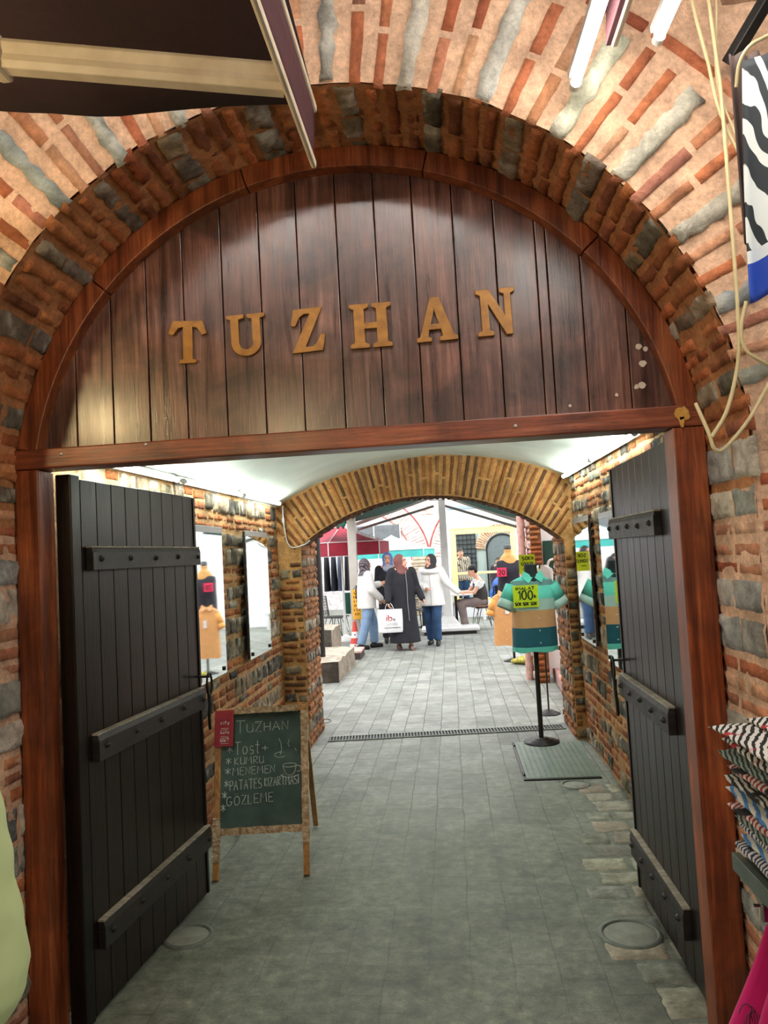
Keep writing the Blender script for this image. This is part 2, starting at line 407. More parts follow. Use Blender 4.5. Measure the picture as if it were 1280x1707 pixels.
# --- reveal: jambs and soffit of the gate arch (runs up one jamb, over the arch, down the other)
LJ = GZ; LA = PI*GR
def perim(s, y, w):
    if s < LJ: return (GX+GR-w, y, s)
    if s < LJ+LA:
        a = (s-LJ)/GR; return (GX+(GR-w)*math.cos(a), y, GZ+(GR-w)*math.sin(a))
    return (GX-GR+w, y, GZ-(s-LJ-LA))
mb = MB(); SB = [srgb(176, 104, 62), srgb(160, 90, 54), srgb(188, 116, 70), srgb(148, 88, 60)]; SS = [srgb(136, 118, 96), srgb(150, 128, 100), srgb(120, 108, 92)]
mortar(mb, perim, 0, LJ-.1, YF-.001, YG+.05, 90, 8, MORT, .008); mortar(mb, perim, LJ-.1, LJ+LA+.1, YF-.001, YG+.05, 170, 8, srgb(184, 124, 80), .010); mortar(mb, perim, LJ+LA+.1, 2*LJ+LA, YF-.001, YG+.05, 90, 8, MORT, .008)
s = .02; k = 0
while s < 2*LJ+LA-.05:
    arc = LJ < s < LJ+LA
    t = 'S' if (k % (4 if arc else 5)) < (1 if arc else 2) else 'B'; k += 1
    h = random.uniform(.055, .085) if t == 'S' and arc else random.uniform(.08, .12) if t == 'S' else random.uniform(.036, .048)
    y = YF+random.uniform(-.012, .022)
    while y < YG-.06:
        L = random.uniform(.16, .26) if t == 'B' else random.uniform(.12, .22); y1 = min(YG-.01, y+L)
        if YG-y1 < .08: y1 = YG-.01
        lo = not arc
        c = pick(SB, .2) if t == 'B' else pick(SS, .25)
        if lo: c = (pick(BRICK) if random.random() < .6 else pick([srgb(206, 150, 116), srgb(212, 164, 134), srgb(196, 136, 104)])) if t == 'B' else pick(STONE, .25)
        if lo and t == 'B': mb.block(perim, s, s+h, y, y1-.012, random.uniform(.001, .005), .003, c, 4, .4); y = y1+.012; continue
        mb.block(perim, s, s+h, y, y1, random.uniform(.002, .011) if t == 'B' else random.uniform(.003, .014), .008, c, 6 if t == 'S' else 4, .7); y = y1+.012
    s += h+random.uniform(.012, .024)
struct(mb.build('trim_1', M['mason_out'], fixn=False))

# --- returns that close the passage behind the frame
mb = MB()
mb.box(GX+GR-.02, XR+.3, YG+.055, YG+.10, 0, 2.7); mb.box(XL-.4, GX-GR+.02, YG+.045, YG+.10, 0, 2.7)
mb.prism([(GX+1.30*math.cos(a), GZ+1.30*math.sin(a)) for a in (.155+(PI-.31)*i/40 for i in range(41))], YG+.10, YG+.13, lambda a, b, d: (a, d, b))
mb2 = mb
o = struct(mb.build('wall_return', plain('dark plank back of the arch panel', srgb(60, 40, 30), .8)))

# --- passage walls
PB = [srgb(150, 86, 46), srgb(164, 98, 54), srgb(134, 76, 42), srgb(176, 116, 70)]; PS = [srgb(116, 104, 86), srgb(98, 90, 76), srgb(134, 118, 96), srgb(80, 76, 68), srgb(150, 130, 102)]
PM = srgb(190, 146, 100)
for nm, X, sg in (('wall_left', XL, 1), ('wall_right', XR, -1)):
    mb = MB(); fn = (lambda X, sg: (lambda u, v, w: (X+sg*w, u, v)))(X, sg)
    mortar(mb, fn, YG+.08, YA+.05, 0, 2.4, 70, 44, PM, .010)
    courses(mb, fn, YG+.3, YA, .02, 2.28, ['S', 'B', 'B', 'S', 'S', 'B', 'B'], PB, PS, bw=(.13, .22), sw=(.1, .22), mix=True, sh=(.08, .13), hb=.006, hs=.011, gap=(.014, .026))
    struct(mb.build(nm, M['mason_in'], fixn=False))

# --- vault (plaster barrel)
VX, VZ, VR = -.12, -.263, 2.70
def vault(A, B):
    x = XL-.06+(XR-XL+.12)*A; y = YG+.09+(YA+.06-YG-.09)*B
    z = VZ+math.sqrt(VR*VR-(x-VX)**2); p = Vector((x*2, y*2, z)); return (x, y, z+.012*mnoise.noise(p)+.006*mnoise.noise(p*4))
mb = MB(); mb.grid(vault, 50, 60); struct(mb.build('ceiling', M['vault'], fixn=False))

# --- inner arch
IR = 1.75; AX = -.20; AZ = .345
AL, AR_ = -1.275, .955
YS = 6.90                                # back edge of its soffit                    # inner faces of its piers
mb = MB(); AB = [srgb(150, 96, 54), srgb(166, 108, 62), srgb(134, 84, 50), srgb(146, 104, 68), srgb(112, 78, 54)]; AM = srgb(200, 150, 94)
def ringA(a, r, w): return (AX+r*math.cos(a), YA-w, AZ+r*math.sin(a))
def faceA(u, v, w): return (u, YA-w, v)
def archz(x): return AZ+math.sqrt(IR*IR-(x-AX)**2)
def hole(A, B):
    x = AL+(AR_-AL)*A; z0 = archz(x); p = Vector((x*12, 0, z0*12)); return (x, YA-.006*mnoise.noise(p+Vector((0, B*6, 0))), z0+(2.62-z0)*B)
mb.grid(hole, 70, 10, col=AM)
mortar(mb, faceA, XL-.1, AL, 0, 2.62, 14, 50, AM, .008); mortar(mb, faceA, AR_, XR+.1, 0, 2.62, 10, 50, AM, .008)
a = math.acos((XR+.02-AX)/1.97); aend = math.acos((XL-AX)/1.97)
while a < aend:
    da = random.uniform(.028, .038)/1.9; r1 = 1.9
    while AZ+r1*math.sin(a) < VZ+math.sqrt(max(.1, VR*VR-(AX+r1*math.cos(a)-VX)**2))-.004: r1 += .004
    r1 -= random.uniform(0, .012); r0 = IR+random.uniform(0, .012); c = pick(AB, .2)
    x0 = AX+r0*math.cos(a); x1 = AX+r1*math.cos(a)
    ok = lambda x: XL+.01 < x < XR-.01
    if not ok(x1): r1 = min(r1, (XL+.015-AX)/math.cos(a) if x1 < 0 else (XR-.015-AX)/math.cos(a))
    if r1-r0 > .08:
        h = random.uniform(.006, .013)
        if random.random() < .45:
            rs = random.uniform(.35, .65); mb.block(ringA, a, a+da, r0, r0+(r1-r0)*rs-.006, h, .003, c); mb.block(ringA, a, a+da, r0+(r1-r0)*rs+.008, r1, h, .003, pick(AB, .2))
        else: mb.block(ringA, a, a+da, r0, r1, h, .003, c)
    a += da+random.uniform(.018, .030)/1.9
pk = lambda u, v: math.hypot(u-AX, v-AZ) < IR-.01
courses(mb, faceA, XL+.01, AL-.005, .02, 1.8, ['B', 'B', 'B', 'S'], AB, PS, pk, bw=(.12, .2), sw=(.1, .2), sh=(.06, .09), hb=.012, gap=(.012, .02))
courses(mb, faceA, AR_+.005, XR, .02, 1.8, ['B', 'B', 'B', 'S'], AB, PS, pk, bw=(.12, .2), sw=(.1, .2), sh=(.06, .09), hb=.012, gap=(.012, .02))
# jambs and soffit
for X, sg in ((AL, 1), (AR_, -1)):
    fn = (lambda X, sg: (lambda u, v, w: (X+sg*w, u, v)))(X, sg)
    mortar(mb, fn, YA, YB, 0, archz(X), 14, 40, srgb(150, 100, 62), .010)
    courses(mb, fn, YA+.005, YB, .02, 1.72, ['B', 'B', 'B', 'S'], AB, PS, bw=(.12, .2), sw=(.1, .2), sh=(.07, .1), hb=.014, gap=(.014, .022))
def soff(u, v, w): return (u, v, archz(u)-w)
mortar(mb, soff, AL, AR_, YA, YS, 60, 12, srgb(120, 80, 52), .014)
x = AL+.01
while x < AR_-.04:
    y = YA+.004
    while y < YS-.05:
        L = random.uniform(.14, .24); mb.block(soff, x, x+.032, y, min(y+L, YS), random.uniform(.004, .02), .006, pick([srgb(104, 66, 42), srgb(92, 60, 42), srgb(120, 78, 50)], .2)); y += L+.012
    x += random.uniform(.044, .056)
# court side of the arch wall
mb.box(-4.2, AL-.002, YS+.02, YB, 0, 3.6, col=srgb(170, 130, 96)); mb.box(AR_+.002, 4.2, YS+.02, YB, 0, 3.6, col=srgb(170, 130, 96))
mb.prism([(AL-.01, 3.6)]+[(AL-.01+(AR_-AL+.02)*i/24, archz(min(max(AL-.01+(AR_-AL+.02)*i/24, AL), AR_))) for i in range(25)]+[(AR_+.01, 3.6)], YS-.03, YS, lambda a, b, d: (a, d, b), col=srgb(170, 130, 96))
struct(mb.build('wall_inner', M['mason_in'], fixn=False))

# --- covered street in front of the gate (behind the camera)
street = plain('dusty street plaster', srgb(160, 140, 118), .85, srgb(130, 112, 94), 3)
mb = MB(); mb.box(-4.2, 4.2, -4.1, -4.0, 0, 4.3); struct(mb.build('wall_back', street))
mb = MB(); mb.box(-4.4, 4.4, -4.1, YF+.02, 4.3, 4.4); struct(mb.build('ceiling_street', plain('sooty street roof', srgb(96, 88, 80), .9)))
mb = MB(); mb.box(-4.4, -4.2, -4.1, -1.2, 0, 4.3); mb.box(-4.4, -4.2, .6, YF, 0, 4.3); mb.box(-4.4, -4.2, -1.2, .6, 2.6, 4.3); struct(mb.build('wall_street_left', street))
mb = MB(); mb.box(4.2, 4.4, -4.1, -1.2, 0, 4.3); mb.box(4.2, 4.4, .6, YF, 0, 4.3); mb.box(4.2, 4.4, -1.2, .6, 2.6, 4.3); struct(mb.build('wall_street_right', street))

# --- worn edging stones along the right door
mb = MB(); fn = lambda u, v, w: (u+.012*math.sin(v*3), v, .001+w)
v = 2.6
while v < 5.2:
    L = random.uniform(.11, .20); u = .60+random.uniform(-.08, .08)+max(0, (v-3.6)*.1)
    while u < .98:
        W_ = random.uniform(.12, .24); mb.block(fn, u, min(u+W_, 1.02), v, v+L, random.uniform(.001, .004), .012, V3(random.choice([srgb(150, 146, 130), srgb(138, 138, 126), srgb(160, 154, 136)]), .12), 4, .3); u += W_+.02
    v += L+.02
struct(mb.build('trim_2', masonry_mat('worn edging stone', bstr=.25), fixn=False))
# ------------------------------------------------------------------ the gate: frame, panel, letters
YP = 2.62
gate = thing('gateway', (GX, YP, 0), 'reddish brown wooden gate frame with arched plank panel carrying gilt letters', 'gateway')
FL, FR, ZL0, ZL1 = -1.415+.325, .745+.325, 1.968, 2.038       # inner post faces (local x), lintel
RI, ROo = 1.106, 1.178
def arcpts(r, a0, a1, n): return [(r*math.cos(a0+(a1-a0)*i/n), GZ+r*math.sin(a0+(a1-a0)*i/n)) for i in range(n+1)]
mb = MB(); a0 = math.asin((ZL1-GZ)/ROo)
for i in range(5):                                            # curved rim, in five scarfed pieces
    p, q = a0+(PI-2*a0)*i/5, a0+(PI-2*a0)*(i+1)/5-.003
    f = random.uniform(.85, 1.1)
    mb.prism(arcpts(ROo, p, q, 12)+arcpts(RI, q, p, 12), -.065, .05, lambda a, b, d: (a, d, b), col=(f, f*.97, f*.95))
mb.build('arch_rim', M['frame'], gate, .004)
for sx, x0, x1 in ((-1, -ROo+.002, FL), (1, FR, ROo-.006)):
    mb = MB(); mb.box(x0, x1, -.06, .05, 0, ZL0-.001, col=(1, .92, .88)); mb.build('post', M['frame'], gate, .005)
mb = MB(); mb.box(-ROo+.004, ROo-.006, -.066, .05, ZL0, ZL1); mb.build('lintel', M['frame_x'], gate, .005)
edges = [-1.45, -1.29, -1.155, -1.022, -.886, -.744, -.607, -.471, -.33, -.195, -.062, .075, .214, .35, .385, .495, .635, .80]
mb = MB()
for i in range(len(edges)-1):
    x0, x1 = edges[i]+.325+.0018, edges[i+1]+.325-.0018; R = 1.135
    x0 = max(x0, -1.118); x1 = min(x1, 1.118); n = 6; top = []
    for k in range(n+1):
        x = x1+(x0-x1)*k/n; top.append((x, GZ+math.sqrt(max(.0, R*R-x*x))))
    f = random.uniform(.82, 1.16); g = random.uniform(.95, 1.04); yo = random.uniform(-.0015, .0015)
    mb.prism([(x0, ZL1-.01), (x1, ZL1-.01)]+top, -.012+yo, .02, lambda a, b, d: (a, d, b), col=(f, f*g, f*g))
tym = mb.build('plank_panel', M['tymp'], gate, .0022)
mb = MB(); mb.prism(arcpts(1.14, .16, PI-.16, 40), .021, .03, lambda a, b, d: (a, d, b)); mb.build('backing', M['rim_dark'], tym)  # near black board puts the shade of the plank grooves into colour

def poly_obj(name, outlines, depth, mat, parent, M4, bev=.0015):
    cu = bpy.data.curves.new(name, 'CURVE'); cu.dimensions = '2D'; cu.fill_mode = 'BOTH'; cu.extrude = depth/2; cu.bevel_depth = bev; cu.bevel_resolution = 1
    for ol in outlines:
        sp = cu.splines.new('POLY'); sp.points.add(len(ol)-1); sp.use_cyclic_u = True
        for p, (x, y) in zip(sp.points, ol): p.co = (x, y, 0, 1)
    t = bpy.data.objects.new(name, cu); COL.objects.link(t); dg = bpy.context.evaluated_depsgraph_get()
    me = bpy.data.meshes.new_from_object(t.evaluated_get(dg)); bpy.data.objects.remove(t)
    me.transform(M4); me.name = name; me.materials.clear(); me.materials.append(mat)
    ca = me.color_attributes.new('Col', 'FLOAT_COLOR', 'CORNER'); ca.data.foreach_set('color', [1.0]*4*len(ca.data))
    o = bpy.data.objects.new(name, me); COL.objects.link(o)
    if parent is not None: o.parent = parent
    return o
def arc2(cx, cy, rx, ry, a, b, n=10): return [(cx+rx*math.cos(math.radians(a+(b-a)*i/n)), cy+ry*math.sin(math.radians(a+(b-a)*i/n))) for i in range(n+1)]
L = {}   # slab serif capitals on a unit-high box
L['T'] = [[(.28, 0), (.64, 0), (.66, .06), (.565, .09), (.565, .86), (.68, .84), (.80, .66), (.90, .69), (.80, .98), (.12, 1), (.02, .72), (.12, .68), (.24, .84), (.365, .87), (.365, .09), (.27, .06)]]
L['U'] = [[(0, 1), (0, .93), (.09, .90), (.09, .34)]+arc2(.42, .32, .33, .32, 180, 360, 14)+[(.75, .90), (.86, .93), (.86, 1), (.47, 1), (.47, .93), (.58, .90), (.58, .34)]+arc2(.42, .33, .17, .18, 0, -180, 12)+[(.26, .90), (.38, .93), (.38, 1)]]
L['Z'] = [[(0, 0), (.74, 0), (.82, .36), (.73, .38), (.60, .17), (.50, .10), (.30, .10), (.78, 1), (.09, 1), (.01, .64), (.10, .62), (.22, .82), (.34, .89), (.50, .89)]]
L['H'] = [[(0, 0), (.42, 0), (.42, .07), (.32, .11), (.32, .44), (.62, .44), (.62, .11), (.52, .07), (.52, 0), (.94, 0), (.94, .07), (.84, .11), (.84, .89), (.94, .93), (.94, 1), (.52, 1), (.52, .93), (.62, .89), (.62, .56), (.32, .56), (.32, .89), (.42, .93), (.42, 1), (0, 1), (0, .93), (.10, .89), (.10, .11), (0, .07)]]
L['A'] = [[(0, 0), (.33, 0), (.33, .07), (.25, .10), (.29, .27), (.58, .27), (.62, .10), (.54, .07), (.54, 0), (.95, 0), (.95, .07), (.87, .11), (.56, 1), (.36, 1), (.08, .11), (0, .07)], [(.325, .38), (.435, .76), (.545, .38)]]
L['N'] = [[(0, 0), (.36, 0), (.36, .07), (.26, .11), (.26, .72), (.66, 0), (.80, 0), (.80, .89), (.90, .93), (.90, 1), (.56, 1), (.56, .93), (.66, .89), (.66, .38), (.30, 1), (0, 1), (0, .93), (.10, .89), (.10, .11), (0, .07)]]
for ch, x0, x1, z0, z1, rot in (('T', -.943, -.808, 2.314, 2.464, -2), ('U', -.728, -.594, 2.320, 2.466, 1), ('Z', -.500, -.384, 2.318, 2.468, 2), ('H', -.297, -.155, 2.318, 2.470, 0), ('A', -.068, .070, 2.322, 2.472, 1), ('N', .141, .270, 2.326, 2.484, 1)):
    xs = [p[0] for p in L[ch][0]]; lo, hi = min(xs), max(xs); sx = (x1-x0)/(hi-lo)
    ol = [[((p[0]-lo)*sx, p[1]*(z1-z0)) for p in q] for q in L[ch]]
    M4 = Matrix.Translation((x0+.325, -.020, z0)) @ Matrix.Rotation(PI/2, 4, 'X') @ Matrix.Rotation(math.radians(rot), 4, 'Z')
    o = poly_obj('letter', ol, .010, M['brass'], tym, M4); o['label'] = 'gilt slab serif letter %s' % ch
M['flake'] = plain('peeled pale paint', srgb(206, 188, 170), .8)
def blob(cx, cz, r, y, seed, n=16, sx=1, sz=1):
    rr = random.Random(seed); return [(cx+sx*r*(.75+.5*rr.random())*math.cos(2*PI*i/n), cz+sz*r*(.75+.5*rr.random())*math.sin(2*PI*i/n)) for i in range(n)]
mb = MB()
for pl in (blob(.777+.325, 2.008, .024, 0, 3), [(.765+.325, 2.0), (.785+.325, 2.0), (.778+.325, 1.962), (.768+.325, 1.966)]):
    mb.prism(pl, -.0715, -.0655, lambda a, b, d: (a, d, b))
mb.build('yellow_foam_blot', plain('dried yellow foam', srgb(206, 158, 74), .7, srgb(176, 124, 50), 60, .3), gate, .002)
for i, (x, z, r) in enumerate(((.668, 2.252, .010), (.690, 2.242, .009), (.678, 2.196, .011), (.668, 2.122, .013), (.652, 2.118, .008), (.585, 2.095, .006), (.43, 2.07, .005))):
    mb = MB(); mb.prism(blob(x+.325, z, r, 0, 20+i, 9), -.0155, -.0125, lambda a, b, d: (a, d, b)); mb.build('paint_flake', M['flake'], tym)
for x, z in ((-1.325, 2.014), (-1.02, 2.028), (.24, 2.005)):
    mb = MB(); mb.ell((x+.325, -.067, z), (.007, .004, .007), 10, 6); mb.build('nail_head', plain('nail head', (.5, .45, .4), .4, metal=.6), gate)

# ------------------------------------------------------------------ the two leaves, hinged on the frame, folded back into the passage
def leaf(name, hinge, ang, side, label, wid, h, planks, bz, b0):
    """local x runs from the hinge to the free edge, local y = -side faces the passage"""
    t = thing(name, (hinge[0], hinge[1], 0), label, 'gate door', None, ang)
    s = -side; mb = MB(); x = 0
    for i in range(planks):
        x1 = wid*(i+1)/planks; f = random.uniform(.8, 1.2)
        mb.box(x+.0012, x1-.0012, -.022, .022, .018, h+random.uniform(-.001, .001), col=(f, f*random.uniform(.92, 1.02), f*random.uniform(.88, 1))); x = x1
    mb.build('plank_panel', M['door'], t, .003)
    mb = MB(); mb.box(-.075, -.012, -.03, .03, .012, h+.012, col=(.55, .55, .55)); mb.build('hinge_stile', M['door'], t, .005)
    mb = MB(); mb.box(wid, wid+.022, -.028, .028, .018, h-.004, col=(.6, .6, .6)); mb.build('edge_strip', M['door'], t, .003)
    for k, (z0, z1) in enumerate(bz):
        mb = MB(); y0, y1 = s*.0225, s*.052
        mb.prism([(0, 0), (0, 1), (.78, 1), (1, .78), (1, 0)], b0, wid+.012, lambda a, b, d: (d, y0+(y1-y0)*a, z0+(z1-z0)*b))
        bt = mb.build('batten', M['batten'], t, .002)
        mb = MB(); mb.box(b0, wid+.012, min(y0, y0+(y1-y0)*.86), max(y0, y0+(y1-y0)*.86), z1, z1+.006); mb.build('worn_edge', M['worn'], bt)
        for j in range(5):
            xx = b0+.055+(wid-b0-.08)*j/4; mb = MB()
            mb.lathe([(.013, 0), (.012, .005), (.006, .011), (.0, .013)], 6); 
            R = Matrix.Translation((xx, y1, (z0+z1)/2+random.uniform(-.004, .004))) @ Matrix.Rotation(PI/2*(-s), 4, 'X'); mb.v = [tuple(R @ Vector(p)) for p in mb.v]
            mb.build('stud', M['iron'], bt)
    # iron latch: staple, ring and a hanging hasp at the free edge
    mb = MB(); mb.tube([(wid-.02, s*.024, 1.06), (wid-.02, s*.075, 1.06), (wid+.02, s*.075, 1.055)], .006, 8)
    lat = mb.build('latch', M['iron'], t)
    mb = MB(); mb.tube([(wid-.005+.030*math.cos(a), s*.078, 1.02+.055*math.sin(a)) for a in [2*PI*i/20 for i in range(21)]], .0055, 7, cap=False); mb.build('ring', M['iron'], lat)
    mb = MB(); mb.tube([(wid+.0, s*.07, .97), (wid+.006, s*.072, .92), (wid-.004, s*.07, .86), (wid+.01, s*.066, .80)], .008, 8); mb.build('hasp', M['iron'], lat)
    return t
aL = math.atan2(3.745-2.72, -1.285+1.372)
leaf('gate_leaf', (-1.372, 2.735), aL, 1, 'dark wooden gate leaf swung open behind the chalkboard menu, three studded battens', 1.0, 1.945, 9, ((.238, .335), (.905, 1.0), (1.606, 1.690)), .028)
leaf('gate_leaf', (.806, 2.80), PI/2+.004, -1, 'dark wooden gate leaf swung open beside the square floor hatch, pale studded battens', .905, 1.955, 8, ((.165, .275), (.892, .99), (1.622, 1.712)), .115)

# ------------------------------------------------------------------ lamps
def tube_lamp(p, q, label, group, mat, body_dir=(0, 0, 1), r=.013, clips=2):
    p, q = Vector(p), Vector(q); t = thing('fluorescent_lamp', tuple((p+q)/2), label, 'lamp', group); c = (p+q)/2
    d = (q-p).normalized(); mb = MB(); mb.tube([p-c+d*.02, q-c-d*.02], r, 12); mb.build('lit_tube', mat, t)
    b = Vector(body_dir).normalized()*.032; mb = MB(); mb.bar(p-c+b, q-c+b, .036, .022, tuple(b)); hb = mb.build('housing', M['lampbody'], t, .004)
    for e, sg in ((p, 1), (q, -1)):
        mb = MB(); mb.tube([e-c, e-c+d*sg*.022], r+.003, 10); mb.bar(e-c+d*sg*.010, e-c+d*sg*.010+b, .02, .018, tuple(d)); mb.build('end_cap', M['lampbody'], t, .002)
    return t
Zl, X_ = 2.055, -1.40
for i, (a, b, lab) in enumerate(((2.76, 3.93, 'lit fluorescent tube under the vault above the left gate leaf'), (4.0, 5.16, 'lit fluorescent tube above the two left wall mirrors, middle of its row'), (5.22, 6.36, 'lit fluorescent tube above the left wall, nearest the brick inner arch'))):
    tube_lamp((X_, a, Zl+.014*i-.01), (X_, b, Zl+.014*(i+1)-.01), lab, 'tubes along the left edge of the vault', M['tube'], (-1, 0, .35))
for i, (a, b, lab) in enumerate(((3.95, 5.15, 'lit fluorescent tube over the right gate leaf under the vault'), (5.2, 6.42, 'lit fluorescent tube over the right wall, nearest the inner arch'))):
    tube_lamp((.965, a, 2.15+.012*i), (.965, b, 2.162+.012*i), lab, 'tubes along the right edge of the vault', M['tube'], (1, 0, .4))
tube_lamp((.428, 2.15, 2.895), (.475, .98, 2.91), 'bright fluorescent tube hung in front of the arch bricks, the larger of two', 'tubes in front of the gate', M['tube_gate'])
tube_lamp((.637, 2.06, 2.945), (.668, .9, 2.955), 'fluorescent tube beside the hanging cables at the upper corner of the arch', 'tubes in front of the gate', M['tube_gate'])
for i, (x, y, z) in enumerate(((-1.3, .35, 3.9), (.15, .35, 3.9), (1.6, .35, 3.9), (-.9, -1.3, 2.75), (.9, -1.3, 2.75))):  # last two, hung low, are added to light doors, floor and awning bar
    tube_lamp((x-.6, y, z), (x+.6, y, z), 'unseen fluorescent tube lighting the covered street', 'tubes under the street roof', M['tube_far'] if z > 3 else M['tube_low_added'])

for loc, lab in (((-1.72, 1.42, 2.36), 'warm bulb hanging in front of the wall left of the gate'), ((-.95, .50, 2.36), 'added warm bulb brightening the front bar of the maroon awning')):  # second bulb is added to brighten the awning bar
  lb = thing('hanging_bulb', loc, lab, 'lamp', 'bulbs of the stall left of the gate')
  mb = MB(); mb.ell((0, 0, 0), (.035, .035, .045), 16, 10); mb.build('glass', M['bulb'], lb)
  mb = MB(); mb.tube([(0, 0, .04), (0, 0, .09)], .016, 12); mb.tube([(0, 0, .09), (0, 0, .40)], .004, 6); mb.build('socket', M['iron'], lb)
# ------------------------------------------------------------------ handwriting
A_ = lambda cx, cy, rx, ry, a, b, n=8: arc2(cx, cy, rx, ry, a, b, n)
ST = {
 'A': [[(0, 0), (.3, 1), (.6, 0)], [(.1, .38), (.5, .38)]], 'B': [[(0, 0), (0, 1), (.35, .95), (.45, .75), (.3, .53), (0, .5)], [(.3, .53), (.52, .3), (.4, .05), (0, 0)]],
 'E': [[(.5, 1), (0, 1), (0, 0), (.5, 0)], [(0, .52), (.4, .52)]], 'G': [A_(.3, .5, .3, .5, 45, 330, 12)+[(.6, .42), (.34, .42)]],
 'H': [[(0, 0), (0, 1)], [(.52, 0), (.52, 1)], [(0, .5), (.52, .5)]], 'I': [[(.05, 0), (.05, 1)]], 'K': [[(0, 0), (.04, 1)], [(.5, 1), (.04, .45), (.5, 0)]],
 'L': [[(0, 1), (0, 0), (.45, 0)]], 'M': [[(0, 0), (.08, 1), (.34, .4), (.6, 1), (.68, 0)]], 'N': [[(0, 0), (0, 1), (.5, 0), (.5, 1)]], 'O': [A_(.3, .5, .3, .5, 90, 450, 14)],
 'P': [[(0, 0), (0, 1), (.4, .95), (.48, .72), (.35, .5), (0, .46)]], 'R': [[(0, 0), (0, 1), (.4, .95), (.46, .74), (.33, .54), (0, .5), (.5, 0)]],
 'S': [A_(.27, .74, .25, .25, 40, 270, 8)+A_(.27, .25, .26, .25, 90, -140, 8)], 'T': [[(-.02, 1), (.6, 1)], [(.29, 1), (.29, 0)]], 'U': [[(0, 1), (0, .3)]+A_(.25, .27, .25, .27, 180, 360, 8)+[(.5, 1), (.52, 0)]],
 'Z': [[(0, 1), (.5, 1), (0, 0), (.55, 0)]], 'o': [A_(.24, .3, .24, .3, 90, 450, 12)], 's': [A_(.2, .46, .18, .15, 40, 270, 6)+A_(.2, .15, .19, .16, 90, -140, 6)], 't': [[(.2, 1), (.2, .1), (.3, 0)], [(0, .68), (.42, .68)]],
 'i': [[(.08, 0), (.08, .62)], [(.08, .85), (.08, .92)]], 'b': [[(0, 1), (0, 0)]+A_(.2, .3, .22, .3, 250, 470, 10)], '+': [[(0, .45), (.4, .45)], [(.2, .2), (.2, .7)]],
 '*': [[(0, .2), (.5, .8)], [(0, .8), (.5, .2)], [(.25, 0), (.25, 1)]], '0': [A_(.27, .5, .27, .5, 90, 450, 14)], '1': [[(0, .75), (.2, 1), (.2, 0)]], '2': [A_(.25, .74, .24, .26, 170, -30, 8)+[(0, 0), (.52, 0)]],
 '6': [[(.45, .98), (.1, .6), (0, .3)]+A_(.25, .27, .25, .27, 180, 540, 12)], '?': [A_(.22, .75, .22, .24, 160, -80, 8)+[(.22, .3)], [(.22, .02), (.22, .08)]], '-': [[(0, .45), (.35, .45)]], 'c': [A_(.24, .3, .24, .3, 50, 310, 10)], 'y': [[(0, .6), (.2, .05)], [(.42, .6), (.1, -.35)]], 'r': [[(0, 0), (0, .6), (.3, .55)]], 'l': [[(0, 0), (0, 1)]], 'e': [[(0, .33), (.42, .33)]+A_(.22, .3, .21, .3, 10, 310, 9)], 'k': [[(0, 0), (0, 1)], [(.36, .6), (0, .3), (.4, 0)]],
 ',': [[(.1, .1), (.05, -.12)]], 'W': [[(0, 1), (.2, 0), (.38, .7), (.56, 0), (.76, 1)]], ' ': []}
ST['Ö'] = ST['O']+[[(.15, 1.2), (.16, 1.26)], [(.42, 1.2), (.43, 1.26)]]
ST['Ş'] = ST['S']+[[(.27, 0), (.22, -.2)]]
ST['ı'] = ST['I']
ST['₺'] = [[(.15, 1), (.15, .05), (.4, .15), (.5, .45)], [(0, .55), (.36, .8)], [(0, .35), (.36, .6)]]
def writing(mb, text, p, ux, uz, nrm, x0, x1, h, r, jit=.03, slant=0, base1=0, flat=.35):
    """strokes of a hand written line, fitted between x0 and x1 on the plane p + ux*x + uz*z"""
    adv = []; x = 0
    for ch in text:
        s_ = ST[ch]; w_ = max([q[0] for l in s_ for q in l], default=.35); adv.append(x); x += w_+.22
    W_ = max(x-.22, .1); k = (x1-x0)/W_
    for ch, a in zip(text, adv):
        for l in ST[ch]:
            pts = []
            dx, dz = random.uniform(-jit, jit), random.uniform(-jit, jit)
            for q in l:
                xx = x0+(a+q[0]+dx+slant*q[1])*k; zz = (q[1]+dz)*h+base1*(xx-x0); pts.append(p+ux*xx+uz*zz+nrm*.0006)
            if len(pts) > 1: mb.tube(pts, r, 5, 1, 1, None, sm=True)

# ------------------------------------------------------------------ chalkboard
M['board'] = plain('green chalkboard slate', srgb(52, 74, 70), .75, srgb(84, 106, 100), 7, .05, detail=6)
M['pine'] = wood_mat('yellow pine stand', srgb(150, 98, 48), srgb(186, 132, 72), srgb(206, 156, 96), .5, 'z', 30, 0, .25)
M['wrap'] = plain('crumpled cling film on wood', srgb(206, 182, 148), .16, srgb(150, 112, 78), 45, .9, spec=.8, detail=3)
M['chalk'] = plain('chalk', srgb(206, 214, 208), .95, srgb(170, 182, 178), 160)
M['card'] = plain('red printed card', srgb(168, 36, 48), .4, srgb(146, 28, 42), 12)
M['white_ink'] = plain('white print', (.8, .76, .74), .6)
cb = thing('chalkboard_sign', (-1.05, 3.929, 0), 'free standing green chalkboard menu in a pine frame wrapped with film', 'sign', None, math.radians(6.0))
Wb = .495; Hs = .855; tilt = math.atan2(.27, .79)
ux, uz = Vector((1, 0, 0)), Vector((0, math.sin(tilt), math.cos(tilt))); nr = Vector((0, -math.cos(tilt), math.sin(tilt)))
fr = Matrix((ux, -nr, uz)).transposed().to_4x4()      # local: x across, y into the board, z up the slope
def fbox(mb, x0, x1, y0, y1, z0, z1): mb.box(x0, x1, y0, y1, z0, z1, fr)
mb = MB(); fbox(mb, -Wb/2+.028, Wb/2-.028, .004, .012, .235, Hs-.026); brd = mb.build('board', M['board'], cb)
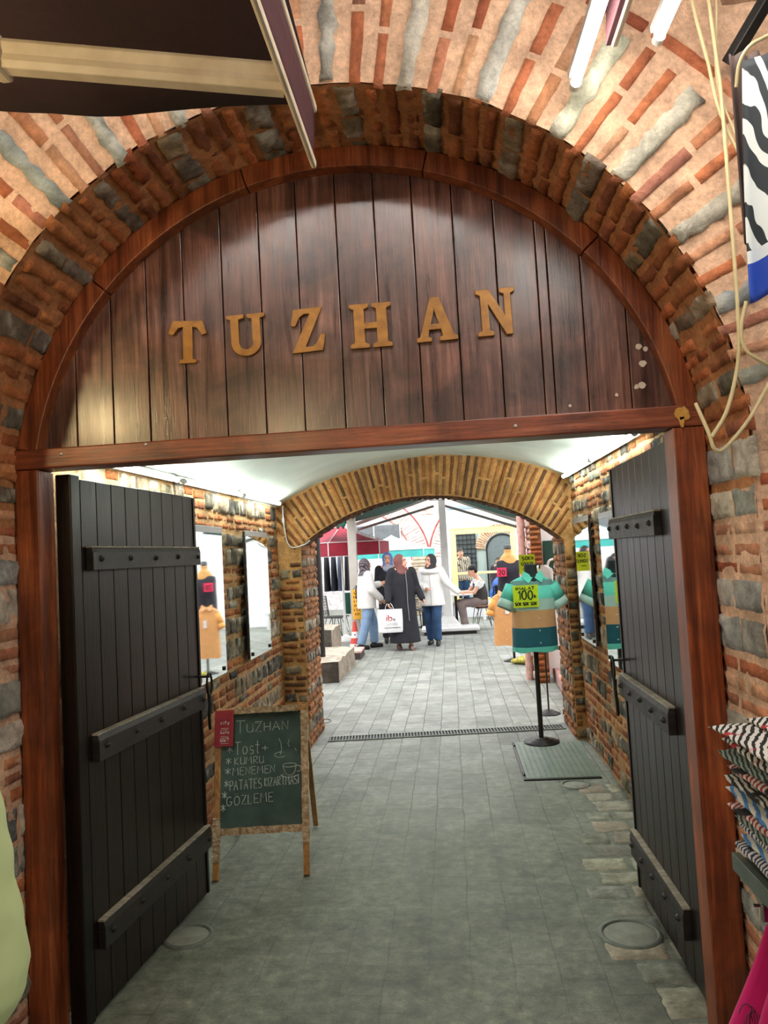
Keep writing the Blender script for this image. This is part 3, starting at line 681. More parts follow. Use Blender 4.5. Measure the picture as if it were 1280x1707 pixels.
for x0, x1 in ((-Wb/2, -Wb/2+.032), (Wb/2-.032, Wb/2)):
    mb = MB(); fbox(mb, x0, x1, -.011, .015, .004, Hs); mb.build('stile', M['pine'], cb, .003)
for z0, z1, nm in ((Hs-.03, Hs, 'top_rail'), (.215, .245, 'bottom_rail')):
    mb = MB(); fbox(mb, -Wb/2+.0325, Wb/2-.0325, -.010, .014, z0, z1); mb.build(nm, M['pine'], cb, .003)
def wrap(x0, x1, z0, z1, nm='film_wrap'):
    mb = MB(); n = 26; vert = (z1-z0) > (x1-x0); a, b = (z0, z1) if vert else (x0, x1); rings_ = []
    for i in range(n+1):
        t = a+(b-a)*i/n; j = lambda: random.uniform(.0005, .0045)
        if vert: q = [(x0-j(), -.013-j(), t), (x1+j(), -.013-j(), t), (x1+j(), .016+j(), t), (x0-j(), .016+j(), t)]
        else: q = [(t, -.012-j(), z0-j()), (t, -.012-j(), z1+j()), (t, .015+j(), z1+j()), (t, .015+j(), z0-j())]
        rings_.append([fr @ Vector(p) for p in q])
    mb.rings(rings_, sm=False); mb.build(nm, M['wrap'], cb)
wrap(Wb/2-.032, Wb/2, .16, Hs-.03); wrap(-Wb/2+.034, Wb/2-.034, .215, .245); wrap(-Wb/2, -Wb/2+.032, .09, .30); wrap(-Wb/2+.1, Wb/2-.05, Hs-.03, Hs)
# rear legs
back = Matrix.Translation((0, .27, .79))
top = Vector((0, .268, .795))
for sx in (-1, 1):
    mb = MB(); mb.bar(Vector((sx*(Wb/2-.02), .275, .80)), Vector((sx*(Wb/2-.02), .715, .012)), .030, .022, (0, 1, .5)); mb.build('rear_leg', M['pine'], cb, .003)
mb = MB(); mb.bar(Vector((-Wb/2+.036, .52, .36)), Vector((Wb/2-.036, .52, .36)), .02, .03); mb.build('rear_rail', M['pine'], cb, .003)
# chalk writing: (text, u0, u1, v base, height) with u across from the left edge and v up the slope, in fractions
ink = MB(); P0 = nr*(-.004)
def line(text, u0, u1, v, h, **k): writing(ink, text, P0, ux, uz, nr, -Wb/2+u0*Wb, -Wb/2+u1*Wb, h, .0026, **k) if False else [writing(ink, text, P0+uz*(v*Hs), ux, uz, nr, -Wb/2+u0*Wb, -Wb/2+u1*Wb, h, .0024, **k)]
line('T', .215, .315, .845, .066); line('UZHAN', .335, .79, .848, .046, base1=.02)
line('-', .42, .50, .905, .01)
line('*', .12, .18, .73, .032); line('Tost', .21, .475, .715, .066, base1=.02); line('+', .50, .565, .72, .05)
line('*', .11, .17, .66, .034); line('KUMRU', .205, .52, .655, .036, base1=.02)
line('*', .105, .165, .598, .034); line('MENEMEN', .19, .64, .592, .038, base1=.02)
line('*', .10, .15, .525, .036); line('PATATES', .16, .50, .505, .048, base1=.03); line('KIZARTMASI', .53, .895, .518, .042, base1=.02)
line('*', .08, .13, .46, .034); line('*', .07, .12, .385, .036); line('GÖZLEME', .13, .62, .415, .045, base1=.05)
def curve_(pts): ink.tube([P0+ux*(-Wb/2+u*Wb)+uz*(v*Hs)+nr*.0006 for u, v in pts], .0020, 5)
curve_(arc2(.80, .635, .075, .012, 0, 360, 18)); curve_([(.73, .632), (.745, .60), (.77, .578), (.82, .574), (.855, .59), (.872, .632)]); curve_(arc2(.895, .612, .028, .018, 120, -130, 10)); curve_([(.70, .578), (.73, .566), (.80, .562), (.87, .568), (.90, .578)]); curve_([(.71, .575), (.735, .585)])
curve_([(.685, .80), (.71, .77), (.715, .73), (.70, .70)]); curve_(arc2(.70, .70, .06, .016, 60, 330, 12)); curve_([(.80, .79), (.785, .765), (.80, .745)]); curve_([(.86, .735), (.875, .72)])
ink.build('chalk_lettering', M['chalk'], brd)
mb = MB(); fbox(mb, -Wb/2-.004, -Wb/2+.098, -.0185, -.0165, .655, .845); card = mb.build('red_card', M['card'], cb)
mb = MB(); PC = nr*.0186
for tx, u0, u1, z, h, r in (('city', .028, .075, .772, .018, .0016), ('koto', .030, .074, .722, .016, .0016), ('ble?', .028, .072, .680, .018, .0018)):
    writing(mb, tx, PC+uz*z, ux, uz, nr, -Wb/2+u0, -Wb/2+u1, h, r, .0)
for z in (.75, .742, .708, .700, .671): mb.tube([PC+uz*z+ux*(-Wb/2+.03), PC+uz*z+ux*(-Wb/2+.072)], .0011, 5)
mb.build('card_lettering', M['white_ink'], card)

# ------------------------------------------------------------------ wall mirrors
M['mirror'] = plain('mirror glass', (.86, .90, .87), .03, (.84, .88, .85), 2, metal=1)
M['mirror_edge'] = plain('mirror strip', (.45, .47, .46), .35, (.38, .40, .39), 5, metal=.6)
def mirror(X, sg, y0, y1, z0, z1, label, tl):
    t = thing('wall_mirror', (X, (y0+y1)/2, z0), label, 'mirror', 'tall mirrors on the passage walls'); h = z1-z0; w_ = (y1-y0)/2
    t.rotation_euler = (0, tl, 0)
    mb = MB(); mb.box(min(0, sg*.006), max(0, sg*.006), -w_, w_, 0, h); mb.build('glass', M['mirror'], t)
    mb = MB(); mb.box(min(-sg*.016, sg*.0), max(-sg*.016, sg*.0), -w_+.004, w_-.004, .004, h-.004); mb.build('backing', M['rim_dark'], t)
    mb = MB(); mb.box(min(0, sg*.010), max(0, sg*.010), -w_-.002, w_+.002, h-.035, h+.004); mb.build('top_strip', M['mirror_edge'], t, .002)
    for y in (-w_+.06, w_-.06):
        mb = MB(); mb.box(min(-sg*.004, sg*.016), max(-sg*.004, sg*.016), y-.012, y+.012, .02, .045); mb.build('clip', M['iron'], t, .003)
mirror(-1.425, 1, 4.14, 4.72, .935, 1.83, 'tall frameless mirror on the left wall, partly behind the gate leaf', 0)
mirror(-1.425, 1, 5.29, 5.92, .93, 1.828, 'tall frameless mirror on the left wall next to the inner arch', 0)
mirror(1.0, -1, 4.68, 5.20, .835, 1.80, 'tall frameless mirror on the right wall at the free edge of the gate leaf', 0)
mirror(1.0, -1, 5.62, 6.22, .875, 1.81, 'tall frameless mirror on the right wall beside the inner arch', 0)

# ------------------------------------------------------------------ fittings in the floor
M['cast'] = plain('worn cast iron', srgb(116, 120, 110), .6, srgb(92, 96, 88), 30, .3, metal=.2)
M['hatch'] = plain('green painted steel plate', srgb(86, 104, 92), .5, srgb(108, 118, 102), 8, .1)
M['concrete'] = plain('pale concrete', srgb(150, 150, 138), .85, srgb(122, 124, 114), 14, .2)
def manhole(x, y, R, label, raised=True):
    t = thing('manhole_cover', (x, y, .001), label, 'manhole cover', 'round covers in the passage floor')
    mb = MB(); mb.lathe([(0, .003), (R*.80, .003), (R*.83, .001)], 40); mb.build('lid', M['concrete'], t)
    mb = MB(); mb.lathe([(R*.83, .0), (R*.84, .008), (R*.90, .009), (R, .006), (R*1.02, 0)], 40, cap=False); mb.build('rim', M['cast'], t)
    return t
manhole(-1.225, 3.34, .108, 'round cover in the floor at the foot of the left gate leaf')
manhole(.642, 3.31, .128, 'large round cover in the floor beside the right gate leaf')
manhole(.745, 5.33, .098, 'small pale round cover just in front of the square floor hatch')
manhole(-1.36, 7.62, .10, 'round whitish cover behind the left foot of the inner arch')
t = thing('floor_hatch', (.69, 5.99, 0), 'square green steel hatch in the floor under the shirt stand', 'hatch')
mb = MB(); mb.box(-.255, .25, -.51, .51, .001, .012)
for i in range(24):
    for j in range(12): mb.box(-.235+.04*j, -.222+.04*j, -.48+.04*i, -.472+.04*i, .012, .0135)
mb.build('plate', M['hatch'], t)
mb = MB(); mb.box(-.275, -.258, -.53, .53, .0, .010); mb.box(-.258, .255, -.53, -.514, .0, .010); mb.build('edge_angle', M['iron'], t)
for y in (-.40, .42):
    mb = MB(); mb.tube([(-.262, y-.04, .014), (-.262, y+.04, .014)], .008, 8); mb.build('hinge', M['iron'], t)
g0, g1 = Vector((-1.165, 6.855, 0)), Vector((.915, 7.03, 0)); gd = (g1-g0); gl = gd.length
t = thing('drain_grate', tuple(g0), 'long slotted drain grate across the passage under the inner arch', 'drain', None, math.atan2(gd.y, gd.x))
mb = MB(); mb.box(0, gl, -.085, -.070, .001, .010); mb.box(0, gl, .070, .085, .001, .010); mb.build('frame', M['cast'], t)
mb = MB()
for i in range(76): x = .012+(gl-.024)*i/75; mb.box(x-.0045, x+.0045, -.070, .070, .004, .010)
mb.build('grating', M['cast'], t)
mb = MB(); mb.box(0, gl, -.070, .070, .0008, .0022); mb.build('channel', M['rim_dark'], t)

# ------------------------------------------------------------------ awning over the street, upper left
aw = thing('awning', (-.28, 1.5, 2.57), 'dark maroon shop awning with cream front bar jutting in front of the arch', 'awning')
def sheet(A, B):
    x = -2.6+2.6*A; y = -1.9+2.32*B; sag = .05*math.sin(PI*B)
    zf = .205+.05*min(1, -x*1.4)+.16*max(0, -x-.55); return (x, y+.02*math.sin(x*5)*B, zf+(1-B)*.45-sag+.012*math.sin(x*4+1)*B-(.0 if B < 1 else .0))
mb = MB(); mb.grid(sheet, 40, 24); o = mb.build('canopy', M['maroon_dark'], aw)
sd = o.modifiers.new('thick', 'SOLIDIFY'); sd.thickness = .004
mb = MB()
for p, q in ((Vector((-.01, .04, .035)), Vector((-.56, -.085, .065))), (Vector((-.56, -.085, .065)), Vector((-2.4, -.50, .16)))):
    d = (q-p).normalized(); n = Vector((0, 0, 1)); b = d.cross(n)
    prof = [(-.016, -.030), (.012, -.030), (.020, -.018), (.016, -.006), (.020, .006), (.016, .018), (.012, .030), (-.012, .034), (-.020, .022), (-.016, 0), (-.020, -.016)]
    mb.rings([[e+b*u+n*v for u, v in prof] for e in (p, q)], sm=False)
fb = mb.build('front_bar', M['cream'], aw, .002)
mb = MB(); mb.box(-.575, -.545, -.115, -.05, .030, .104); mb.build('bar_joint', M['cream'], fb, .008)
for x, y, z in ((-.03, .036, .073), (-.40, -.048, .092), (-.50, -.07, .097)):
    mb = MB(); mb.ell((x, y, z), (.007, .007, .005), 8, 5); mb.build('rivet', M['cream'], fb)
mb = MB(); mb.bar((.002, .33, .002), (.002, -2.0, -.02), .014, .022); mb.build('lower_rail', M['cream'], aw, .006)
mb = MB(); mb.bar((.002, .385, .176), (.002, -2.0, .168), .014, .022); mb.build('upper_rail', M['cream'], aw, .006)
mb = MB(); mb.grid(lambda A, B: (.004*math.sin(A*9), -1.95+A*(2.28+.05*B), .008+.158*B), 40, 4); sw = mb.build('side_valance', M['maroon'], aw); sw.modifiers.new('thick', 'SOLIDIFY').thickness = .003
a2 = thing('awning_bracket', (.503, 1.97, 2.90), 'short maroon awning arm with cream edge between the two hanging tubes', 'awning bracket')
mb = MB(); mb.prism([(.02, 0), (-.9, 0), (-.9, .16), (-.02, .10)], -.008, .008, lambda a, b, d: (d-.012, a, b)); mb.build('web', M['maroon'], a2, .002)
mb = MB(); mb.bar((.002, .02, .0), (.008, -.9, .0), .016, .014); mb.build('edge_rail', M['cream'], a2, .004)

# ------------------------------------------------------------------ cables and cloth at the upper right
def cable(pts, r, label):
    mb = MB(); mb.tube(bez(pts, 8), r, 8); return tag(mb.build('cable', M['white_cable']), label, 'cable', 'cream cables at the right of the arch')
Yc = 2.165
cable([(.74, Yc-.02, 3.35), (.775, Yc, 3.104), (.802, Yc, 2.94), (.822, Yc, 2.80), (.870, Yc, 2.66), (.96, Yc, 2.50), (1.06, Yc, 2.36)], .0050, 'cream cable hanging from the top and swinging right behind the zebra cloth')
cable([(.80, Yc-.01, 3.35), (.815, Yc-.01, 3.099), (.823, Yc-.012, 2.92), (.827, Yc-.012, 2.80), (.826, Yc-.012, 2.38), (.824, Yc-.012, 2.21), (.814, Yc-.012, 2.08), (.776, Yc-.012, 1.95), (.728, Yc-.014, 1.875)], .0055, 'long cream cable hanging straight down beside the arch to the bundle by the frame corner')
cable([(.85, Yc, 3.35), (.838, Yc, 3.09), (.825, Yc+.006, 2.92), (.835, Yc+.004, 2.82), (.868, Yc, 2.70), (.93, Yc, 2.47), (1.02, Yc, 2.30)], .0036, 'thin cream cable twisted behind the other hanging cables')
cable([(.845, Yc-.02, 2.24), (.826, Yc-.02, 2.165), (.832, Yc-.02, 2.11), (.862, Yc-.02, 2.08), (.93, Yc, 2.05), (1.02, Yc, 2.03)], .0052, 'cream cable curling out from under the tip of the zebra cloth')
cable([(.96, Yc, 2.09), (.90, Yc, 2.02), (.836, Yc, 1.921), (.767, Yc, 1.846), (.735, Yc-.01, 1.842), (.722, Yc-.01, 1.888), (.700, Yc+.01, 1.975)], .0052, 'cream cable looping low across the brick jamb, lowest of the cables')
def zebra_mat():
    m, nt, b = new_mat('zebra print cloth with blue border'); at = attr(nt); sp = N(nt, 'ShaderNodeSeparateColor'); nt.links.new(at, sp.inputs[0])
    wv = N(nt, 'ShaderNodeTexWave', wave_type='BANDS', bands_direction='DIAGONAL'); wv.inputs['Scale'].default_value = 1.9; wv.inputs['Distortion'].default_value = 7; wv.inputs['Detail'].default_value = 1.5; wv.inputs['Detail Scale'].default_value = 1.2
    mp = N(nt, 'ShaderNodeMapping'); mp.inputs['Scale'].default_value = (2.6, 1.5, 1); nt.links.new(at, mp.inputs[0]); nt.links.new(mp.outputs[0], wv.inputs['Vector'])
    z = ramp(nt, wv.outputs['Fac'], [(.52, srgb(26, 34, 40)), (.56, srgb(226, 230, 228))])
    e = ramp(nt, sp.outputs[1], [(0, 1), (.155, 1), (.16, .5), (.205, .5), (.21, 0)]); bl = mixc(nt, z, srgb(222, 226, 230), ramp(nt, e, [(.25, 0), (.3, 1)]))
    c = mixc(nt, bl, srgb(22, 66, 176), ramp(nt, e, [(.75, 0), (.8, 1)])); nt.links.new(c, b.inputs['Base Color']); b.inputs['Roughness'].default_value = .6; return m
mb = MB(); n, mm = 26, 30
def zc(A, B): return (.674+.34*A-.028*(1-B)*(1-A)+.0, 1.62+.03*math.sin(A*13+B*2)*(.4+.6*(1-B))+.05*A, 2.62-(2.62-2.078-.19*A-.06*A*A)*(1-B)-.02*(1-A)*B)
vs = [zc(i/n, j/mm) for j in range(mm+1) for i in range(n+1)]
for j in range(mm):
    for i in range(n):
        mb.add([vs[j*(n+1)+i], vs[j*(n+1)+i+1], vs[(j+1)*(n+1)+i+1], vs[(j+1)*(n+1)+i]], [(0, 1, 2, 3)], col=((i+.5)/n, (j+.5)/mm, 0), sm=True)
zo = tag(mb.build('hanging_scarf', zebra_mat(), merge=True), 'black and white zebra print cloth with blue border hanging at the edge', 'scarf')
ca = zo.data.color_attributes['Col']
for pl in zo.data.polygons:
    for li in pl.loop_indices:
        p = zo.data.vertices[zo.data.loops[li].vertex_index].co
        A = (p.x-.65)/.36; zb = 2.078+.19*A+.06*A*A; ca.data[li].color = (A, (p.z-zb)/(2.62-zb), 0, 1)
zo.modifiers.new('thick', 'SOLIDIFY').thickness = .004
M['brown_cloth'] = plain('brown ribbed cloth', srgb(86, 66, 60), .85, srgb(64, 50, 48), 30, .2, stretch=(4, 4, .2))
mb = MB(); mb.grid(lambda A, B: (.668+.36*A, 1.67+.010*math.sin(A*70)+.05*A, 2.645-.42*(1-B)+.0), 60, 14)
bc = tag(mb.build('ribbed_shawl', M['brown_cloth']), 'brown ribbed shawl hanging behind the zebra print cloth', 'shawl'); bc.modifiers.new('thick', 'SOLIDIFY').thickness = .004
mb = MB(); mb.tube(bez([(.668, 1.655, 2.56), (.672, 1.64, 2.60), (.69, 1.63, 2.63), (.73, 1.64, 2.655), (.80, 1.66, 2.69), (1.0, 1.7, 2.72)]), .004, 7); tag(mb.build('tie_cord', M['white_cable']), 'thin cord tying up the shawl at its upper corner', 'cord')
mb = MB(); mb.bar((.868, 2.19, 2.94), (1.06, 1.9, 3.22), .035, .03); tag(mb.build('roof_bracket', M['iron'], None, .003), 'black iron bracket on the dark stones above the cables', 'bracket')

# ------------------------------------------------------------------ clothes rack at the lower right
rk = thing('clothes_rack', (.95, 1.35, 0), 'grey steel clothes rack with folded garments on top and a chrome hanging rail', 'clothes rack')
M['rack'] = plain('grey green shelf steel', srgb(120, 132, 126), .4, srgb(96, 108, 104), 9, metal=.4)
mb = MB(); mb.box(-.362, .40, -.65, .44, .885, .898); mb.build('shelf', M['rack'], rk, .003)
mb = MB(); mb.box(-.37, -.352, -.65, .448, .868, .906); mb.build('edge_angle', M['rack'], rk, .002)
for x, y in ((-.35, -.63), (.38, -.63), (.38, .42)):
    mb = MB(); mb.box(x-.015, x+.015, y-.015, y+.015, 0, .9); mb.build('upright', M['rack'], rk, .002)
mb = MB(); mb.tube([(-.335, .40, .852), (-.335, -.6, .852)], .012, 12); mb.tube([(-.335, .40, .852), (-.335, .40, .886)], .008, 8); mb.build('hanging_rail', M['steel'], rk)
def stripe_mat(name, a, b_, c, scale, ang):
    m, nt, b = new_mat(name); v = coords(nt, (1, 1, 1), rot=(0, ang, ang*.7)); wv = N(nt, 'ShaderNodeTexWave'); wv.inputs['Scale'].default_value = scale; wv.inputs['Distortion'].default_value = 3.5; wv.inputs['Detail'].default_value = 2
    nt.links.new(v, wv.inputs['Vector']); z = ramp(nt, wv.outputs['Fac'], [(.42, a), (.48, b_)]); z2 = noise(nt, v, 9, 2)
    nt.links.new(mixc(nt, z, c, ramp(nt, z2, [(.56, 0), (.60, 1)])), b.inputs['Base Color']); b.inputs['Roughness'].default_value = .85; return m
K, Wc = srgb(20, 22, 26), srgb(214, 210, 206)
gm = [stripe_mat('zebra knit', K, Wc, srgb(170, 40, 52), 24, .6), stripe_mat('navy white print', srgb(28, 44, 96), Wc, K, 30, 1.1), stripe_mat('green black print', srgb(24, 58, 52), srgb(150, 160, 156), K, 34, .4), stripe_mat('red white print', srgb(160, 34, 46), Wc, K, 28, .9), stripe_mat('light blue print', srgb(70, 130, 190), Wc, srgb(30, 34, 70), 18, .3), stripe_mat('grey black print', srgb(60, 62, 66), srgb(196, 196, 190), srgb(140, 90, 60), 40, 1.3), stripe_mat('black stripes', K, srgb(200, 200, 196), K, 26, .2)]
gl = ['zebra striped', 'navy and white printed', 'dark green printed', 'red and white printed', 'pale blue printed', 'grey flecked', 'black and white striped']
z = .899; order = [5, 6, 1, 4, 5, 1, 2, 6, 3, 1, 4, 2, 6, 5, 3, 0, 0]
order = [5, 6, 1, 4, 5, 1, 2, 6, 3, 1, 4, 2, 6, 5, 3, 1, 2, 6, 0, 3, 0, 0]
ORD = ['', 'second', 'third', 'fourth', 'fifth', 'sixth', 'seventh', 'eighth', 'ninth', 'tenth', 'eleventh']
pos = ['at the bottom of the pile']+['%s from the bottom' % q for q in ORD[1:]]+['%s from the top' % q for q in ORD[:0:-1]]+['on top of the pile']
for i, k in enumerate(order):
    h = random.uniform(.0125, .0150); cx = .79+random.uniform(-.008, .014)+.0016*i*(1 if i % 2 else -1); hw = .20; y1 = 1.785+random.uniform(-.015, .01); y0 = 1.28; ph = random.uniform(0, 6)
    mb = MB(); secs = []
    for a in range(15):
        y = y1+(y0-y1)*a/14; e = .55 if a in (0, 14) else 1; ring_ = []
        for q in range(20):
            an = 2*PI*q/20; cxx, szz = math.cos(an), math.sin(an); ex = math.copysign(abs(cxx)**.35, cxx); ez = math.copysign(abs(szz)**.5, szz)
            ring_.append((ex*hw*(1+.012*math.sin(a*1.9+ph)), y-1.53+.004*math.sin(q*2), h/2+ez*h*.56*e+.0012*math.sin(ex*9+ph+a*.8)+.002*mnoise.noise(Vector((ex*3, a*.7, i)))))
        secs.append(ring_)
    mb.rings(secs); o = tag(mb.build('folded_garment', gm[k]), '%s folded garment %s on the clothes rack' % (gl[k], pos[i]), 'garment', 'folded garments piled on the rack')
    o.location = (cx, 1.53, z); o.rotation_euler = (0, 0, random.uniform(-.05, .05)); z += h*1.03
# hangers with clips and the garments hung from them
M['pink'] = plain('bright pink jersey', srgb(226, 20, 126), .75, srgb(206, 14, 112), 6, sheen=.2)
M['pink_print'] = plain('grey print', srgb(120, 60, 92), .8)
M['black_cloth'] = plain('black jersey', srgb(22, 20, 28), .85); M['yellow_cloth'] = plain('ochre jersey', srgb(206, 156, 70), .85)
def hanger(y, label):
    t = thing('clip_hanger', (.615, y, .852), label, 'hanger', 'chrome clip hangers on the rail')
    mb = MB(); mb.tube([(.015*math.cos(a), 0, .006+.018*math.sin(a)) for a in [PI*1.25-PI*1.35*i/12 for i in range(13)]]+[(.0, 0, -.016)], .0025, 7); mb.tube([(-.03, 0, -.018), (.30, 0, -.022)], .0035, 8); mb.build('hook_and_bar', M['steel'], t)
    for x in (.0, .26):
        mb = MB(); mb.box(x-.016, x+.016, -.008, .008, -.05, -.014); mb.build('clip', M['iron'] if x else M['steel'], t, .003)
ys = [1.70, 1.625, 1.555, 1.49, 1.43]
hl = ['farthest from the camera', 'second from the gate', 'third from the gate', 'fourth from the gate', 'nearest the camera']
for y, l in zip(ys, hl): hanger(y, 'chrome clip hanger on the rack rail, ' + l)
def legging(y, mat, name, label, x0t, x0b, seed, zb=.30):
    rr = random.Random(seed); mb = MB(); secs = []
    for a in range(17):
        t = a/16; z = .800-(.800-zb)*t; xl = x0t+(x0b-x0t)*min(1, t*2.2)+.006*math.sin(t*6+seed); wdt = .25+.05*t; th = .010+.016*math.sin(PI*min(1, t*1.1))
        ring_ = []
        for q in range(28):
            an = 2*PI*q/28; fx = math.cos(an); ring_.append((xl+wdt*(.5-.5*fx), y+th*math.copysign(abs(math.sin(an))**.7, math.sin(an))+.009*math.sin(fx*8+seed)*t, z+.004*math.sin(fx*5+seed)))
        secs.append(ring_)
    mb.rings(secs); return tag(mb.build(name, mat), label, 'trousers', 'garments hanging from the rack rail')
lg = legging(1.69, M['pink'], 'hanging_leggings', 'bright pink leggings with a grey swirl print, hanging nearest the gate', .598, .505, 1)
mb = MB()
for k in range(5):
    r = .010+.004*k; mb.tube([(.545+.010*math.sin(k)+r*.62*math.cos(a), 1.659-.002*k, .625+r*1.5*math.sin(a)) for a in [2*PI*i/18+k for i in range(15)]], .0013, 5)
mb.build('swirl_print', M['pink_print'], lg)
legging(1.615, M['pink'], 'hanging_leggings', 'bright pink leggings hanging second from the gate', .600, .530, 2)
legging(1.545, M['pink'], 'hanging_leggings', 'bright pink leggings hanging third from the gate', .603, .545, 3)
legging(1.48, M['black_cloth'], 'hanging_leggings', 'black leggings hanging in front of the pink ones', .625, .560, 4)
legging(1.42, M['yellow_cloth'], 'hanging_leggings', 'ochre yellow leggings at the front of the hanging row', .63, .585, 5)
# ------------------------------------------------------------------ bodies and cloth grown as one continuous skin
def frame_to(d):
    d = Vector(d).normalized(); x = d.orthogonal().normalized(); return Matrix((x, d.cross(x), d)).transposed()
def blob(name, shapes, mat, parent, voxel=.010, smooth=3, cut=None, paint=None, M4=None):
    """shapes: ('c',p,rp,q,rq[,flat]) tapered limb, ('e',c,(rx,ry,rz)[,rot]) ellipsoid, ('k',[(c,rx,ry)...]) stacked sections; united into one surface"""
    mb = MB()
    for sh in shapes:
        if sh[0] == 'e':
            R = sh[3].to_matrix() if len(sh) > 3 else None; mb.ell(sh[1], sh[2], 18, 12, R)
        elif sh[0] == 'k':
            mb.rings([[Vector(c)+Vector((rx*math.cos(a), ry*math.sin(a), 0)) for a in (2*PI*j/24 for j in range(24))] for c, rx, ry in sh[1]])
        else:
            p, rp, q, rq = Vector(sh[1]), sh[2], Vector(sh[3]), sh[4]; mb.rings([[p+frame_to(q-p) @ Vector((rp*math.cos(a), rp*math.sin(a), 0)) for a in (2*PI*j/14 for j in range(14))], [q+frame_to(q-p) @ Vector((rq*math.cos(a), rq*math.sin(a), 0)) for a in (2*PI*j/14 for j in range(14))]])
            if not (len(sh) > 5 and sh[5]): mb.ell(p, rp*.99, 14, 9); mb.ell(q, rq*.99, 14, 9)
    o = mb.build(name, mat)
    r = o.modifiers.new('r', 'REMESH'); r.mode = 'VOXEL'; r.voxel_size = voxel; r.use_smooth_shade = True
    if smooth: s_ = o.modifiers.new('s', 'SMOOTH'); s_.iterations = smooth; s_.factor = .5
    dg = bpy.context.evaluated_depsgraph_get(); me = bpy.data.meshes.new_from_object(o.evaluated_get(dg)); bpy.data.objects.remove(o)
    if cut:
        bm = bmesh.new(); bm.from_mesh(me)
        for co, no in cut: bmesh.ops.bisect_plane(bm, geom=bm.verts[:]+bm.edges[:]+bm.faces[:], plane_co=co, plane_no=no, clear_outer=True)
        bm.to_mesh(me); bm.free()
    me.name = name; me.materials.clear(); me.materials.append(mat)
    for a in list(me.color_attributes): me.color_attributes.remove(a)
    at = me.color_attributes.new('Col', 'FLOAT_COLOR', 'POINT'); buf = []
    for v in me.vertices: buf += [*(paint(v.co) if paint else (1, 1, 1)), 1]
    at.data.foreach_set('color', buf)
    for pl in me.polygons: pl.use_smooth = True
    o = bpy.data.objects.new(name, me); COL.objects.link(o)
    if parent is not None: o.parent = parent
    return o
M['skin'] = plain('skin', (1, 1, 1), .5, (.94, .92, .9), 30, .05, use_attr=True)
def cloth(name, c, c2=None, rough=.85, sc=14, b=.25): return plain(name, c, rough, c2, sc, b)
def hand(wr, d, palm, s=1.0, curl=.5, right=True):
    """palm with four unequal bent fingers and a thumb on its side; d = direction of the fingers, palm = palm normal"""
    d = Vector(d).normalized(); n = Vector(palm); n = (n-d*n.dot(d)).normalized(); sd = d.cross(n)*(1 if right else -1); wr = Vector(wr); S_ = []
    for k, t in enumerate((-.024, -.008, .008, .024)):
        S_.append(('c', wr, .019*s, wr+d*.075*s+sd*t*s, .0125*s))
        b = wr+d*.08*s+sd*t*1.05*s; l = (.064, .078, .074, .058)[k]*s; d1 = (d+n*curl*.5).normalized(); d2 = (d+n*curl*1.8).normalized(); d3 = (d*.6+n*curl*2.6).normalized()
        p1 = b+d1*l*.45; p2 = p1+d2*l*.32; p3 = p2+d3*l*.25
        S_ += [('c', b, .0095*s, p1, .0088*s), ('c', p1, .0088*s, p2, .008*s), ('c', p2, .008*s, p3, .007*s)]
    b = wr+d*.022*s-sd*.022*s; p1 = b+(d*.6-sd*.75+n*.3).normalized()*.045*s; p2 = p1+(d*.9-sd*.25+n*.5).normalized()*.035*s
    S_ += [('c', b, .013*s, p1, .0105*s), ('c', p1, .0105*s, p2, .008*s)]
    return S_
